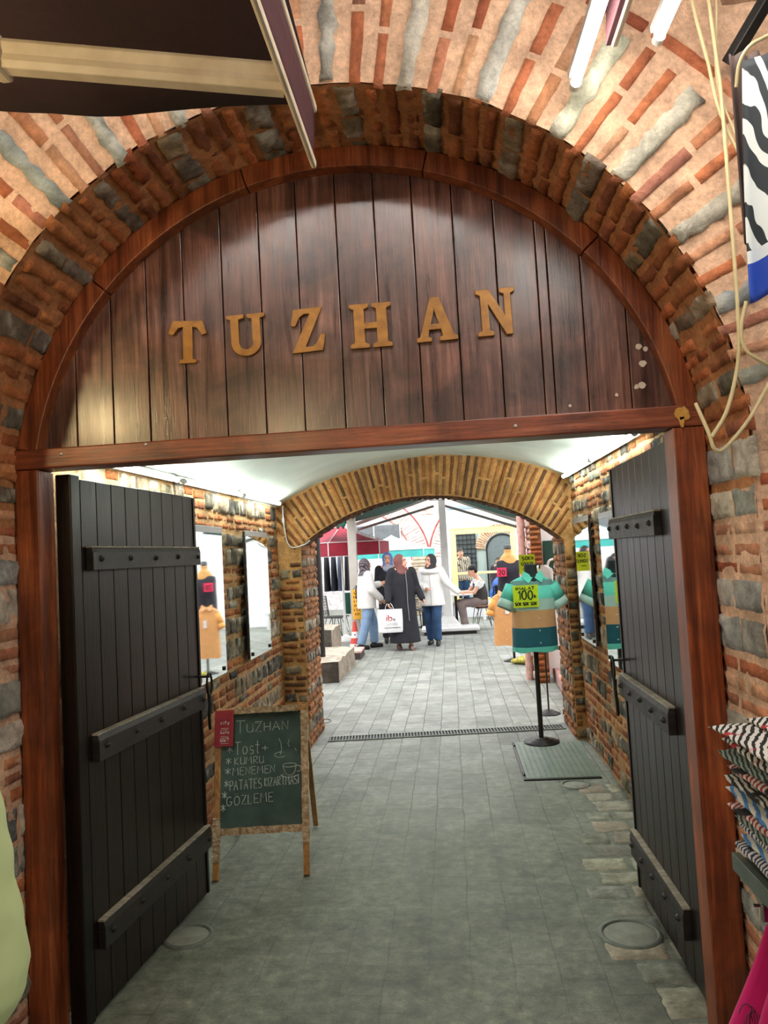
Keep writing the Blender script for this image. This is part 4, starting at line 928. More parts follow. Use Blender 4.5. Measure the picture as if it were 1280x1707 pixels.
def make_person(name, loc, rz, label, J, parts, skin=srgb(214, 160, 132), voxel=.009, hair=None, hd=0., nod=0., sc=1.0):
    """J: joints (local, facing -y). Builds the body as one surface; parts(root, J) dresses it"""
    t = thing(name, loc, label, 'person', None, rz); t.scale = (sc, sc, sc)
    sh = []
    hc = Vector(J['head']); R = Euler((nod, 0, hd)); RM = R.to_matrix()
    h = lambda x, y, z: hc+RM @ Vector((x, y, z))
    sh += [('e', h(0, .008, .02), (.074, .092, .092), R), ('e', h(0, -.012, -.035), (.060, .072, .078), R), ('c', h(0, .015, -.06), .052, J['neck'], .055),
           ('c', h(0, -.086, .012), .011, h(0, -.104, -.022), .015), ('e', h(0, -.070, -.088), (.026, .022, .018), R), ('e', h(0, -.083, -.052), (.024, .010, .010), R),
           ('e', h(-.074, .012, -.008), (.010, .020, .030), R), ('e', h(.074, .012, -.008), (.010, .020, .030), R), ('e', h(0, -.075, .034), (.055, .014, .014), R)]
    pl, ch = Vector(J['pelvis']), Vector(J['chest'])
    sh += [('e', pl, (.155, .105, .11)), ('c', pl, .11, ch, .125), ('e', ch, (.155, .105, .15)), ('c', ch, .1, J['neck'], .06)]
    for s_ in 'lr':
        sx = 1 if s_ == 'l' else -1
        sh += [('c', J['neck'], .055, J['sh'+s_], .055), ('c', J['sh'+s_], .054, J['el'+s_], .040), ('c', J['el'+s_], .040, J['wr'+s_], .026)]
        w_, e_ = Vector(J['wr'+s_]), Vector(J['el'+s_]); d = J.get('hd'+s_, (w_-e_))
        sh += hand(w_, d, J.get('pm'+s_, (-sx, 0, 0)), 1.0, J.get('cu'+s_, .45), s_ == 'r')
        hip = pl+Vector((sx*.085, 0, -.04)); k_, a_ = Vector(J['kn'+s_]), Vector(J['an'+s_]); td = Vector(J.get('toe'+s_, (0, -1, 0)))
        sh += [('c', hip, .088, k_, .055), ('c', k_, .055, a_, .036), ('c', a_+Vector((0, 0, -.03)), .036, a_+td*.13+Vector((0, 0, -.045)), .026)]
    inv = RM.inverted()
    def paint(co):
        q = inv @ (co-hc); c = skin
        if abs(q.x) < .1 and abs(q.z) < .12 and q.y < -.02:
            for ex in (-.031, .031):
                r = math.hypot((q.x-ex)/.017, (q.z-.008)/.009)
                if r < 1: c = (.75, .72, .7) if abs(q.x-ex) > .008 else (.03, .02, .02)
                if abs(q.x-ex) < .024 and abs(q.z-.033-.004*(1-abs(q.x-ex)/.024)) < .006: c = (.05, .03, .025)
            if abs(q.x) < .026 and abs(q.z+.053) < .010 and q.y < -.07: c = srgb(176, 82, 80)
        if hair and (q.z > .045 or (q.y > .02 and q.z > -.05)) and q.length < .16: c = hair
        return c
    blob('body', sh, M['skin'], t, voxel, 2, paint=paint); parts(t, J, h, R); return t
def stand(H=1.6, stepl=.0, stepr=.0, **k):
    J = dict(head=(0, -.01, 1.485), neck=(0, .01, 1.36), chest=(0, .01, 1.19), pelvis=(0, 0, .90), shl=(.165, .015, 1.315), shr=(-.165, .015, 1.315), ell=(.205, .03, 1.05), elr=(-.205, .03, 1.05), wrl=(.20, -.05, .83), wrr=(-.20, -.05, .83),
             knl=(.09, -.03+stepl*.6, .47), knr=(-.09, -.03+stepr*.6, .47), anl=(.09, .03+stepl, .085), anr=(-.09, .03+stepr, .085))
    J.update(k); return J
def sleeves(J, r0, r1, r2, out=None, side='lr', frac=1.0):
    S_ = []
    for s_ in side:
        e, w_ = Vector(J['el'+s_]), Vector(J['wr'+s_]); S_ += [('c', J['sh'+s_], r0, e, r1), ('c', e, r1, e+(w_-e)*frac, r2)]
    return S_
def trousers(t, J, mat, r0=.112, r1=.078, r2=.066, name='trousers', z0=.09):
    pl = Vector(J['pelvis']); S_ = [('e', pl, (.172, .125, .14))]
    for s_ in 'lr':
        sx = 1 if s_ == 'l' else -1; k_, a_ = Vector(J['kn'+s_]), Vector(J['an'+s_]); S_ += [('c', pl+Vector((sx*.085, 0, -.03)), r0, k_, r1), ('c', k_, r1, a_+(a_-k_).normalized()*-.01, r2, True)]
        S_ += [('e', k_, r1)]
    return blob(name, S_, mat, t, .012, 3)
def shoes(t, J, mat, name='shoe', sole=None):
    for s_ in 'lr':
        a_ = Vector(J['an'+s_]); td = Vector(J.get('toe'+s_, (0, -1, 0))); b = Vector((a_.x, a_.y, a_.z-.045))
        blob(name, [('c', b-td*.045, .044, b+td*.13, .036), ('c', b, .046, b+Vector((0, 0, .03)), .044), ('c', b-td*.05+Vector((0, 0, -.02)), .03, b+td*.14+Vector((0, 0, -.02)), .03)], mat, t, .010, 2)
def hijab(t, J, h, R, mat, drape=.16, face=.0):
    nk = Vector(J['neck'])
    return blob('hijab', [('e', h(0, .034, .014), (.099, .106, .125), R), ('c', h(0, .03, -.05), .092, nk+Vector((0, 0, -.01)), .105), ('e', nk+Vector((0, .0, -.055)), (drape, .125, .085)), ('e', nk+Vector((0, -.045, -.03)), (.075, .07, .075))], mat, t, .009, 3)

# --- four women walking in the court
scarf_dark = stripe_mat('dark patterned scarf', srgb(52, 44, 50), srgb(116, 104, 110), srgb(40, 34, 40), 9, .8)
white_knit = cloth('white sweatshirt', srgb(226, 222, 216), srgb(206, 202, 198), sc=5); jeans_lt = cloth('light blue jeans', srgb(132, 158, 186), srgb(104, 132, 164), sc=8); jeans_dk = cloth('dark blue jeans', srgb(44, 76, 112), srgb(30, 56, 90), sc=8)
blk = cloth('black coat cloth', srgb(26, 26, 34), srgb(18, 18, 24), sc=6); shoe_k = cloth('black shoe', srgb(28, 26, 28), sc=8, rough=.6); shoe_b = cloth('brown shoe', srgb(120, 88, 78), sc=8, rough=.6)
def dress1(t, J, h, R):
    trousers(t, J, jeans_lt, .11, .085, .078)
    tp = blob('sweatshirt', [('k', [((0, .01, .72), .215, .17), ((0, .01, .9), .215, .165), ((0, .015, 1.15), .20, .145), ((0, .015, 1.30), .175, .12), ((0, .01, 1.37), .10, .09)])]+sleeves(J, .085, .080, .062, frac=.92), white_knit, t, .012, 4)
    hijab(t, J, h, R, scarf_dark, .175); shoes(t, J, shoe_k)
    mb = MB()
    for k in range(5): mb.tube([(.09+.03*math.sin(k*2), .168-.008*abs(k-2), 1.13-.06*k), (.13+.02*math.sin(k), .160-.008*abs(k-2), 1.11-.06*k), (.12, .160, 1.08-.06*k)], .012, 6)
    mb.build('sleeve_print', blk, tp)
make_person('person', (-1.50, 13.5, 0), math.radians(115), 'woman in loose white sweatshirt, pale blue jeans and dark patterned headscarf, seen from behind', stand(stepl=-.16, stepr=.16, ell=(.21, -.10, 1.09), wrl=(.12, -.30, 1.14), elr=(-.22, -.02, 1.05), wrr=(-.20, -.20, .88), cul=.7, cur=1.0), dress1, hd=.25, sc=.975)
def dress2(t, J, h, R):
    blob('coat', [('k', [((0, .01, .40), .21, .17), ((0, .01, .8), .20, .155), ((0, .015, 1.15), .19, .14), ((0, .015, 1.30), .17, .11), ((0, .01, 1.37), .10, .08)])]+sleeves(J, .078, .066, .05), blk, t, .012, 4)
    trousers(t, J, blk); shoes(t, J, shoe_k)
    blob('scarf', [('e', Vector(J['neck'])+Vector((0, -.05, -.03)), (.10, .085, .075))], cloth('pale grey scarf', srgb(176, 178, 190)), t, .010, 3)
    hijab(t, J, h, R, cloth('blue headscarf', srgb(72, 104, 176), srgb(120, 144, 196), sc=30), .12)
make_person('person', (-1.17, 14.35, 0), math.radians(4), 'woman in black coat with bright blue headscarf behind the other walkers', stand(stepl=.1, stepr=-.1), dress2, nod=.08, sc=1.03)
def dress3(t, J, h, R):
    ab = blob('abaya', [('k', [((0, .0, .13), .27, .22), ((0, .0, .5), .23, .185), ((0, .01, .85), .215, .165), ((0, .015, 1.15), .20, .145), ((0, .015, 1.30), .18, .115), ((0, .01, 1.37), .10, .08)])]+sleeves(J, .085, .072, .055), blk, t, .012, 4)
    mb = MB(); mb.tube([(.05, -.10, 1.33), (.055, -.155, 1.1), (.05, -.178, .8), (.06, -.20, .5)], .006, 6); mb.build('zip', cloth('grey zip', srgb(130, 130, 134)), ab)
    hijab(t, J, h, R, cloth('brown headscarf', srgb(124, 78, 72), srgb(104, 62, 58), sc=9), .12); shoes(t, J, shoe_b)
make_person('person', (-.84, 13.1, 0), math.radians(12), 'woman in long black coat and brown headscarf carrying the printed shopping bag', stand(stepl=-.08, stepr=.10, elr=(-.24, -.0, 1.08), wrr=(-.27, -.12, .84), hdr=(0, -.1, -1), cur=1.3, ell=(.24, .05, 1.06), wrl=(.32, -.06, .86)), dress3, hd=1.0, sc=1.0)
bag = thing('shopping_bag', (-1.06, 12.92, .32), 'white carrier bag with red lettering held between two walking women', 'bag', None, math.radians(4))
paper = cloth('white bag plastic', srgb(226, 226, 226), srgb(206, 208, 210), rough=.45, sc=7)
mb = MB(); mb.rings([[(x*.20*k, y*.055*k2, z) for x, y in ((-1, -1), (0, -1.15), (1, -1), (1.04, 0), (1, 1), (0, 1.15), (-1, 1), (-1.04, 0))] for z, k, k2 in ((0, .94, .9), (.02, 1, 1), (.2, 1.02, 1.1), (.36, 1, .7), (.385, .99, .6))], sm=False); mb.build('sack', paper, bag, .006)
for y in (-.03, .03):
    mb = MB(); mb.tube(bez([(-.08, y, .37), (-.06, y*.8, .45), (-.01, y*.3, .50), (.04, y*.8, .45), (.07, y, .37)], 6), .011, 6, 1, .4); mb.build('handle', paper, bag)
mb = MB(); ux_, uz_, nn = Vector((1, 0, 0)), Vector((0, 0, 1)), Vector((0, -1, 0))
writing(mb, 'ib', Vector((0, -.066, .20)), ux_, uz_, nn, -.07, .03, .10, .008, 0); mb.build('red_lettering', cloth('red print', srgb(196, 60, 76)), bag)
mb = MB(); writing(mb, 'o', Vector((0, -.066, .20)), ux_, uz_, nn, .05, .08, .05, .005, 0); writing(mb, 'COCUK', Vector((0, -.065, .13)), ux_, uz_, nn, -.06, .10, .022, .003, 0) if 0 else None
for z_, a_, b_ in ((.155, -.02, .09), (.13, -.06, .11), (.085, -.10, .15)):
    x = a_
    while x < b_: l = random.uniform(.012, .03); mb.tube([(x, -.0665, z_), (x+l, -.0665, z_+.002)], .006 if z_ < .1 else .003, 5); x += l+.010
mb.build('grey_lettering', cloth('grey print', srgb(92, 92, 98)), bag)
def dress4(t, J, h, R):
    trousers(t, J, jeans_dk, .11, .082, .068)
    jk = blob('jacket', [('k', [((0, .0, .70), .235, .18), ((0, .0, .9), .215, .165), ((0, .01, 1.15), .20, .145), ((0, .015, 1.30), .185, .115), ((0, .01, 1.37), .11, .08)]), ('e', (.0, -.03, 1.30), (.19, .13, .06))]+sleeves(J, .085, .068, .056), cloth('white jacket', srgb(226, 224, 220), srgb(208, 206, 202), sc=5), t, .012, 4)
    mb = MB(); mb.tube([(.0, -.13, 1.30), (.02, -.155, 1.1), (.03, -.172, .85), (.03, -.182, .72)], .004, 5); mb.build('front_seam', cloth('grey seam', srgb(150, 148, 146)), jk)
    hijab(t, J, h, R, cloth('charcoal headscarf', srgb(56, 54, 56), srgb(44, 42, 46), sc=9), .105); shoes(t, J, shoe_k)
make_person('person', (-.36, 13.6, 0), math.radians(-14), 'woman in white jacket, dark jeans and charcoal headscarf stretching one arm over the table', stand(stepl=-.10, stepr=.08, ell=(.30, -.05, 1.10), wrl=(.48, -.02, .93), hdl=(1, .0, -.35), pml=(0, 0, -1), elr=(-.21, -.02, 1.06), wrr=(-.06, -.22, 1.02), cur=.8, toel=(.2, -.98, 0)), dress4, hd=-.45, sc=.985)

# --- the man seated at the cafe table
def dress_m(t, J, h, R):
    blob('shirt', [('k', [((0, .02, .50), .16, .13), ((0, .02, .75), .175, .13), ((0, .0, .95), .175, .12), ((0, -.02, 1.03), .10, .08)])]+[('c', J['sh'+s_], .066, Vector(J['sh'+s_])+(Vector(J['el'+s_])-Vector(J['sh'+s_]))*.55, .064, True) for s_ in 'lr'], cloth('white tee', srgb(224, 222, 218)), t, .012, 3)
    blob('waistcoat', [('k', [((0, .025, .49), .175, .142), ((0, .025, .75), .188, .145), ((0, .005, .93), .165, .128), ((0, -.01, 1.00), .11, .10)])], cloth('dark olive vest', srgb(58, 52, 48), srgb(46, 42, 40), sc=7), t, .012, 3)
    pl = Vector(J['pelvis']); S_ = [('e', pl, (.17, .14, .12))]
    for s_ in 'lr': S_ += [('c', pl+Vector((.085 if s_ == 'l' else -.085, 0, 0)), .105, J['kn'+s_], .08), ('c', J['kn'+s_], .08, J['an'+s_], .075)]
    blob('trousers', S_, cloth('taupe trousers', srgb(128, 112, 108), srgb(108, 94, 92), sc=6), t, .012, 3); shoes(t, J, shoe_k)
    blob('hair', [('e', h(0, .022, .045), (.082, .094, .082), R), ('e', h(0, .055, -.005), (.074, .058, .07), R)], cloth('black hair', srgb(30, 26, 26), sc=60, b=.6), t, .009, 2)
make_person('person', (.55, 16.05, 0), math.radians(-78), 'dark haired man in a dark vest over a white tee seated at the cafe table', dict(head=(0, -.12, 1.19), neck=(0, -.02, 1.04), chest=(0, .01, .86), pelvis=(0, .04, .56), shl=(.175, -.01, .98), shr=(-.175, -.01, .98), ell=(.22, -.16, .76), elr=(-.22, -.16, .76), wrl=(.10, -.38, .775), wrr=(-.10, -.38, .775), hdl=(-.4, -1, 0), hdr=(.4, -1, 0), pml=(0, 0, -1), pmr=(0, 0, -1),
    knl=(.10, -.40, .55), knr=(-.10, -.40, .55), anl=(.10, -.36, .095), anr=(-.10, -.30, .095)), dress_m, nod=.35, hair=srgb(30, 26, 26))
# --- two people beyond the yellow framed window
def dress_p(mat, mat2):
    def f(t, J, h, R):
        blob('shirt', [('k', [((0, .01, .82), .20, .15), ((0, .015, 1.15), .20, .14), ((0, .015, 1.30), .175, .11), ((0, .01, 1.37), .09, .08)])]+sleeves(J, .078, .066, .052), mat, t, .014, 3); trousers(t, J, mat2); shoes(t, J, shoe_k)
        blob('hair', [('e', h(0, .022, .040), (.082, .094, .086), R), ('e', h(0, .055, -.005), (.074, .058, .07), R)], cloth('brown hair', srgb(70, 52, 44), sc=60, b=.6), t, .010, 2)
    return f
make_person('person', (.26, 19.75, 0), .3, 'short haired man in a brown and cream striped shirt beyond the yellow framed window', stand(), dress_p(stripe_mat('brown striped shirt', srgb(120, 104, 90), srgb(190, 178, 160), srgb(90, 76, 66), 6, .05), jeans_dk), hair=srgb(70, 52, 44), sc=1.06)
make_person('person', (1.22, 20.0, 0), -.2, 'smaller person with brown hair in dark clothes in the arched doorway behind the window', stand(), dress_p(cloth('plum top', srgb(70, 54, 64)), blk), hair=srgb(70, 52, 44), sc=.88)

# --- passer-by at the left edge, light green jacket
def dress_g(t, J, h, R):
    g = cloth('light green jacket', srgb(196, 206, 150), srgb(178, 190, 132), sc=4, b=.15)
    jk = blob('jacket', [('k', [((0, .0, .66), .215, .18), ((0, .0, .9), .215, .175), ((0, .01, 1.15), .215, .155), ((0, .015, 1.28), .19, .12), ((0, .01, 1.37), .12, .10)]), ('e', (0, .01, 1.345), (.155, .10, .06)), ('e', (0, .01, 1.385), (.10, .098, .045))]+sleeves(J, .098, .088, .066), g, t, .008, 5)
    for v in jk.data.vertices:
        v.co += v.normal*(.010*mnoise.noise(v.co*7)+.006*mnoise.noise(Vector((v.co.x*9, v.co.y*9, v.co.z*22))))
    trousers(t, J, jeans_dk); shoes(t, J, shoe_k)
    mb = MB(); mb.tube(bez([(.10, .17, .95), (.15, .14, 1.22), (.135, .02, 1.40), (.125, -.10, 1.30), (.11, -.19, 1.05), (.10, -.20, .85)], 8), .018, 8, 1, .35); mb.build('bag_strap', blk, t)
    blob('hair', [('e', h(0, .022, .040), (.086, .1, .09), R), ('e', h(0, .055, -.03), (.08, .06, .10), R)], cloth('dark brown hair', srgb(48, 36, 32), sc=60, b=.6), t, .010, 2)
make_person('person', (-.892, 1.0, 0), math.radians(180), 'passer-by in light green jacket with black shoulder strap cut by the left edge', stand(shl=(.18, .015, 1.28), shr=(-.18, .015, 1.28), elr=(-.222, .02, 1.09), wrr=(-.10, -.20, .98)), dress_g, hair=srgb(48, 36, 32), voxel=.009)
# ------------------------------------------------------------------ the court behind the passage
M['alu'] = plain('grey beige aluminium', srgb(196, 188, 178), .45, srgb(180, 172, 164), 5)
M['white_paint'] = plain('white painted steel', srgb(226, 224, 220), .5, srgb(206, 204, 202), 5)
M['green_cloth'] = plain('dark green awning cloth', srgb(40, 92, 76), .9, srgb(30, 72, 60), 9)
M['limewash'] = plain('limewashed wall', (.82, .82, .82), .9, (.74, .74, .75), 2)
M['rough_stone'] = masonry_mat('rough ledge stone', bstr=.9)
# walls of the court
mb = MB(); YW = 24.0; fw = lambda u, v, w: (u, YW-w, v)
mb.box(-7, 7, YW, YW+.2, 0, 5.2, col=(.80, .74, .72))
PK = [srgb(226, 186, 172), srgb(232, 200, 188), srgb(218, 172, 158), srgb(236, 212, 202)]
arcs = ((-2.75, 1.45, 1.55, 2.12), (1.42, 1.45, 1.55, 2.06))
outside = lambda u, v: all(math.hypot(u-c, v-z) > ro+.1 or v < z for c, z, ri, ro in arcs) and all(not (abs(u-c) < ri and v < z+.1) for c, z, ri, ro in arcs)
for c, z0, ri, ro in arcs:
    rf = lambda a, r, w, c=c, z0=z0: (c+r*math.cos(a), YW-w, z0+r*math.sin(a)); a = .02
    while a < PI-.04:
        mb.block(rf, a, a+.030, ri+.02, ro-.06, .012, .004, pick(PK)); a += .052
    n = 60; mb.tube([rf(PI*i/n, ro, .01) for i in range(n+1)], .028, 6, col=srgb(186, 96, 88)); mb.tube([rf(PI*i/n, ri, .01) for i in range(n+1)], .022, 6, col=srgb(196, 120, 108))
courses(mb, fw, -4.9, 3.6, .4, 4.4, ['B', 'B', 'B', 'S'], PK, [(.80, .76, .72), (.72, .68, .64)], outside, bw=(.28, .5), sw=(.3, .5), sh=(.12, .2), bh=.07, gap=(.05, .07), ugap=(.03, .06))
struct(mb.build('wall_court_back', masonry_mat('pale court masonry', bstr=.4), fixn=False))
mb = MB(); mb.box(-4.6, -4.4, YB, YW, 0, 3.4); struct(mb.build('wall_court_left', M['limewash']))
mb = MB(); mb.box(4.2, 4.4, YB, YW, 0, 3.0); struct(mb.build('wall_court_right', M['limewash']))
sh = thing('roller_shutter', (-2.75, YW-.03, 1.95), 'grey metal grille high in the far arch left of the awning post', 'shutter')
mb = MB(); mb.box(-1.3, 1.25, -.03, .0, 0, .62)
for i in range(13): mb.box(-1.3, 1.25, -.045, -.03, .02+.046*i, .045+.046*i)
mb.build('slats', plain('grey shutter', srgb(120, 124, 126), .6, srgb(104, 108, 110), 8), sh)
mb = MB()
for x in (-1.3, -.45, .4, 1.22): mb.box(x, x+.04, -.06, -.03, -.05, .68)
mb.build('frame', M['alu'], sh)
# brick pier and drain pipe behind the left foot of the arch
mb = MB(); fn = lambda u, v, w: (u, 7.62-w, v); fn2 = lambda u, v, w: (-1.53+w, u, v)
mb.box(-2.6, -1.54, 7.63, 8.25, 0, 3.2, col=srgb(140, 92, 62)); courses(mb, fn, -1.75, -1.535, .02, 3, ['B', 'B', 'S'], PB, PS); courses(mb, fn2, 7.63, 8.25, .02, 3, ['B', 'B', 'S'], PB, PS)
struct(mb.build('wall_pier_left', M['mason_in'], fixn=False))
mb = MB(); fn = lambda u, v, w: (u, 9.3-w, v); fn2 = lambda u, v, w: (.955-w, u, v)
mb.box(.96, 1.09, 9.31, 9.8, 0, 2.9, col=srgb(128, 84, 54)); courses(mb, fn, .962, 1.088, .02, 2.85, ['B'], PB, PS, hb=.003); courses(mb, fn2, 9.31, 9.8, .02, 2.85, ['B', 'B', 'S'], [srgb(206, 160, 146), srgb(190, 140, 126)], [srgb(214, 180, 166)], hs=.03)
struct(mb.build('wall_pier_right', M['mason_in'], fixn=False))
pc = thing('stone_pillar', (.885, 9.6, 0), 'narrow rough pinkish stone pillar beside the brown brick pier', 'pillar')
mb = MB(); rg = []
for i in range(40): rg.append([(.047*math.cos(2*PI*j/12)*(1+.35*mnoise.noise(Vector((j, i*.8, 2)))), .05*math.sin(2*PI*j/12), .068*i) for j in range(12)])
mb.rings(rg); mb.build('shaft', plain('pink rubble', srgb(216, 178, 168), .9, srgb(176, 128, 116), 14, .5), pc)
mb = MB(); mb.box(1.11, 2.6, 9.5, 9.6, .142, 3.0); struct(mb.build('wall_court_shop', M['limewash']))
sg = thing('shop_sign', (1.36, 9.47, 1.16), 'dark green shop sign with a white letter behind the right foot of the arch', 'sign')
mb = MB(); mb.box(-.235, .3, -.02, .02, 0, .52); mb.build('panel', plain('green sign board', srgb(18, 72, 58), .5, srgb(14, 60, 50), 4), sg, .004)
mb = MB(); writing(mb, 'G', Vector((0, -.024, .13)), Vector((1, 0, 0)), Vector((0, 0, 1)), Vector((0, -1, 0)), -.20, -.07, .16, .016, 0); mb.build('lettering', M['white_ink'], sg)
mb = MB(); mb.tube([(-1.80, 10.35, .29), (-1.80, 10.35, 2.35)], .05, 14); tag(mb.build('drain_pipe', M['iron']), 'black upright pipe standing on the stone ledge behind the left pier', 'pipe')
# rough stone ledges
def ledge(x0, x1, y0, y1, z, label, seed):
    random.seed(seed); mb = MB(); c = [srgb(150, 138, 122), srgb(132, 122, 108), srgb(166, 152, 134)]
    def f(A, B): p = Vector((x0+(x1-x0)*A, y0+(y1-y0)*B, 0)); return (p.x, p.y, z+.03*mnoise.noise(p*4))
    mb.grid(f, 14, 20, col=srgb(176, 164, 146))
    def s1(A, B): p = Vector((x1, y0+(y1-y0)*A, z*B)); d = .04*mnoise.noise(p*5)+.02*mnoise.noise(p*14); q = f(1, A); return (x1+d*(1-B), p.y, q[2]*B)
    def s2(A, B): p = Vector((x0+(x1-x0)*A, y0, z*B)); d = .04*mnoise.noise(p*5)+.02*mnoise.noise(p*14); q = f(A, 0); return (p.x, y0-d*(1-B), q[2]*B)
    mb.grid(s1, 24, 10, col=c[0]); mb.grid(s2, 18, 10, col=srgb(86, 80, 72)); mb.box(x0, x1-.02, y0+.02, y1, 0, z-.05, col=c[1])
    return tag(mb.build('stone_ledge', M['rough_stone']), label, 'stone ledge')
ledge(-2.6, -1.52, 9.95, 11.57, .27, 'low rough stone ledge on the left just behind the inner arch', 3)
ledge(-2.6, -1.86, 11.6, 12.6, .52, 'higher rough stone block behind the low ledge', 4)
st = thing('brick_step', (-1.66, 12.35, 0), 'small stepped block with reddish top below the traffic cone', 'step')
mb = MB(); mb.box(-.17, .17, -.25, .3, 0, .10); mb.build('block', plain('dark step face', srgb(70, 60, 56), .9), st, .01)
mb = MB(); mb.box(-.175, .175, -.255, .3, .10, .135); mb.build('top', plain('reddish step top', srgb(190, 140, 128), .9, srgb(210, 180, 170), 8), st, .008)
# pink kerb on the right
kb = thing('kerb', (1.08, 8.3, 0), 'pinkish stone kerb along the right side behind the inner arch', 'kerb', None, -math.atan2(.13, 2.8))
mb = MB()
for i in range(4): mb.box(.03, 1.0, -.55+.93*i, .37+.93*i, 0, .14)
mb.build('stones', plain('pink kerb stone', srgb(176, 136, 126), .8, srgb(150, 112, 104), 6, .2), kb, .015)
tr = thing('black_tray', (1.33, 10.7, .142), 'flat black tray with grey crumpled sack on the pink kerb', 'tray')
mb = MB(); mb.box(-.14, .14, -.12, .12, 0, .03); mb.build('base', M['iron'], tr, .01)
mb = MB(); mb.ell((0, 0, .08), (.12, .10, .06), 16, 9); mb.build('sack', cloth('grey sack', srgb(120, 114, 106)), tr)
# --- awning on a white post
aw2 = thing('patio_awning', (-.17, 15.5, 0), 'white post carrying double sloped green awnings over the cafe tables', 'awning')
mb = MB(); mb.box(-.48, .66, -.34, .34, .06, .13); mb.build('foot_plate', M['white_paint'], aw2, .02)
mb = MB(); mb.box(-.42, .60, -.30, .30, .0, .06); mb.build('foot', M['iron'], aw2)
mb = MB(); mb.rings([[(sx*k+.06, sy*k2, z) for sx, sy in ((-1, -1), (1, -1), (1, 1), (-1, 1))] for z, k, k2 in ((.13, .26, .2), (.2, .2, .14), (.34, .10, .08), (.5, .075, .075), (2.78, .068, .068))], sm=False); mb.build('post', M['white_paint'], aw2, .006)
mb = MB(); mb.box(-.19, .10, -.10, .10, 2.66, 2.80); mb.build('bracket_head', M['white_paint'], aw2, .01)
for sx, ex, zz in ((-1, -1.72, 2.26), (1, 1.68, 2.10)):
    mb = MB(); mb.bar((sx*.1, -.08, 2.74), (ex, -.08, zz), .07, .07); mb.build('upper_arm', M['alu'], aw2, .006)
    mb = MB(); mb.bar((sx*.1, .0, 2.55), (ex-sx*.05, .0, zz-.10), .05, .05); mb.build('lower_strut', plain('grey strut', srgb(128, 120, 114), .5), aw2, .006)
    def can(A, B, sx=sx, ex=ex, zz=zz):
        x = sx*.06+(ex-sx*.06)*A; y = -.12-2.7*B; return (x, y, 2.80+(zz-2.74)*A-.05*math.sin(PI*A)+.02*math.sin(A*40)*B*.6)
    mb = MB(); mb.grid(can, 40, 10); c = mb.build('canopy', M['green_cloth'], aw2); c.modifiers.new('t', 'SOLIDIFY').thickness = .006
    mb = MB(); mb.grid(lambda A, B: (can(A, 1)[0], can(A, 1)[1], can(A, 1)[2]-B*(.05+.02*abs(math.sin(A*34)))), 60, 2); mb.build('scallop', M['white_paint'], c)
lp = thing('awning_post', (-1.76, 13.9, 0), 'square grey beige post with a dark green side canopy left of the walkers', 'post')
mb = MB(); mb.box(-.075, .075, -.075, .075, 0, 2.38); mb.build('post', M['alu'], lp, .006)
mb = MB(); mb.box(-.09, .22, -.09, .09, 2.38, 2.44); mb.build('cap_rail', M['alu'], lp, .004)
mb = MB(); mb.grid(lambda A, B: (-.68+.60*A, .02+.6*B, 2.28+.03*math.sin(A*8)*(1-B)), 16, 6); c = mb.build('canopy', M['green_cloth'], lp); c.modifiers.new('t', 'SOLIDIFY').thickness = .03
mb = MB(); mb.grid(lambda A, B: (-.55+.45*A, -.02, 2.26-B*(.10+.03*math.sin(A*30))), 40, 2); c = mb.build('valance', M['green_cloth'], lp); c.modifiers.new('t', 'SOLIDIFY').thickness = .01
ns_ = thing('notice_board', (-1.71, 13.70, .50), 'narrow yellow notice hanging on the grey post above the traffic cone', 'sign', None, .12)
mb = MB(); mb.box(-.075, .075, -.012, .0, 0, .53); mb.build('panel', plain('yellow panel', srgb(246, 186, 62), .5, srgb(240, 176, 50), 4), ns_, .01)
mb = MB()
for k, (l, w2) in enumerate(((3, .07), (4, .09), (2, .08), (4, .08), (3, .09), (3, .06))):
    for j in range(l): x = -w2/2+w2*j/(l-1); mb.box(x-.008, x+.006, -.0145, -.012, .45-.075*k, .49-.075*k+.006*(j % 2))
mb.build('lettering', cloth('brown print', srgb(120, 70, 30)), ns_)
mb = MB(); mb.tube([(-.05, -.01, .53), (0, .0, .60), (.05, -.01, .53)], .005, 6); mb.build('hanging_cord', M['iron'], ns_)
cn = thing('traffic_cone', (-1.75, 13.58, 0), 'red and white traffic cone at the foot of the grey post', 'traffic cone')
mb = MB(); mb.box(-.125, .125, -.125, .125, 0, .03, col=srgb(190, 70, 60)); W2, R2 = srgb(232, 224, 216), srgb(206, 70, 56)
prof = [(.105, .03), (.094, .09), (.094, .0901), (.075, .19), (.075, .1901), (.055, .30), (.055, .3001), (.04, .385), (.04, .3851), (.024, .48)]
for i, cc in enumerate((W2, None, R2, None, W2, None, R2, None, R2)):
    if cc: mb.lathe([prof[i], prof[i+1]], 20, cap=(i == 8), col=cc)
mb.build('body', plain('cone plastic', (1, 1, 1), .5, (.95, .95, .95), 9, use_attr=True), cn)
mb = MB()
for z, r in ((.06, .099), (.25, .065)): mb.ell((0, -r, z), (.013, .006, .013), 8, 5)
mb.build('reflector', M['iron'], cn)
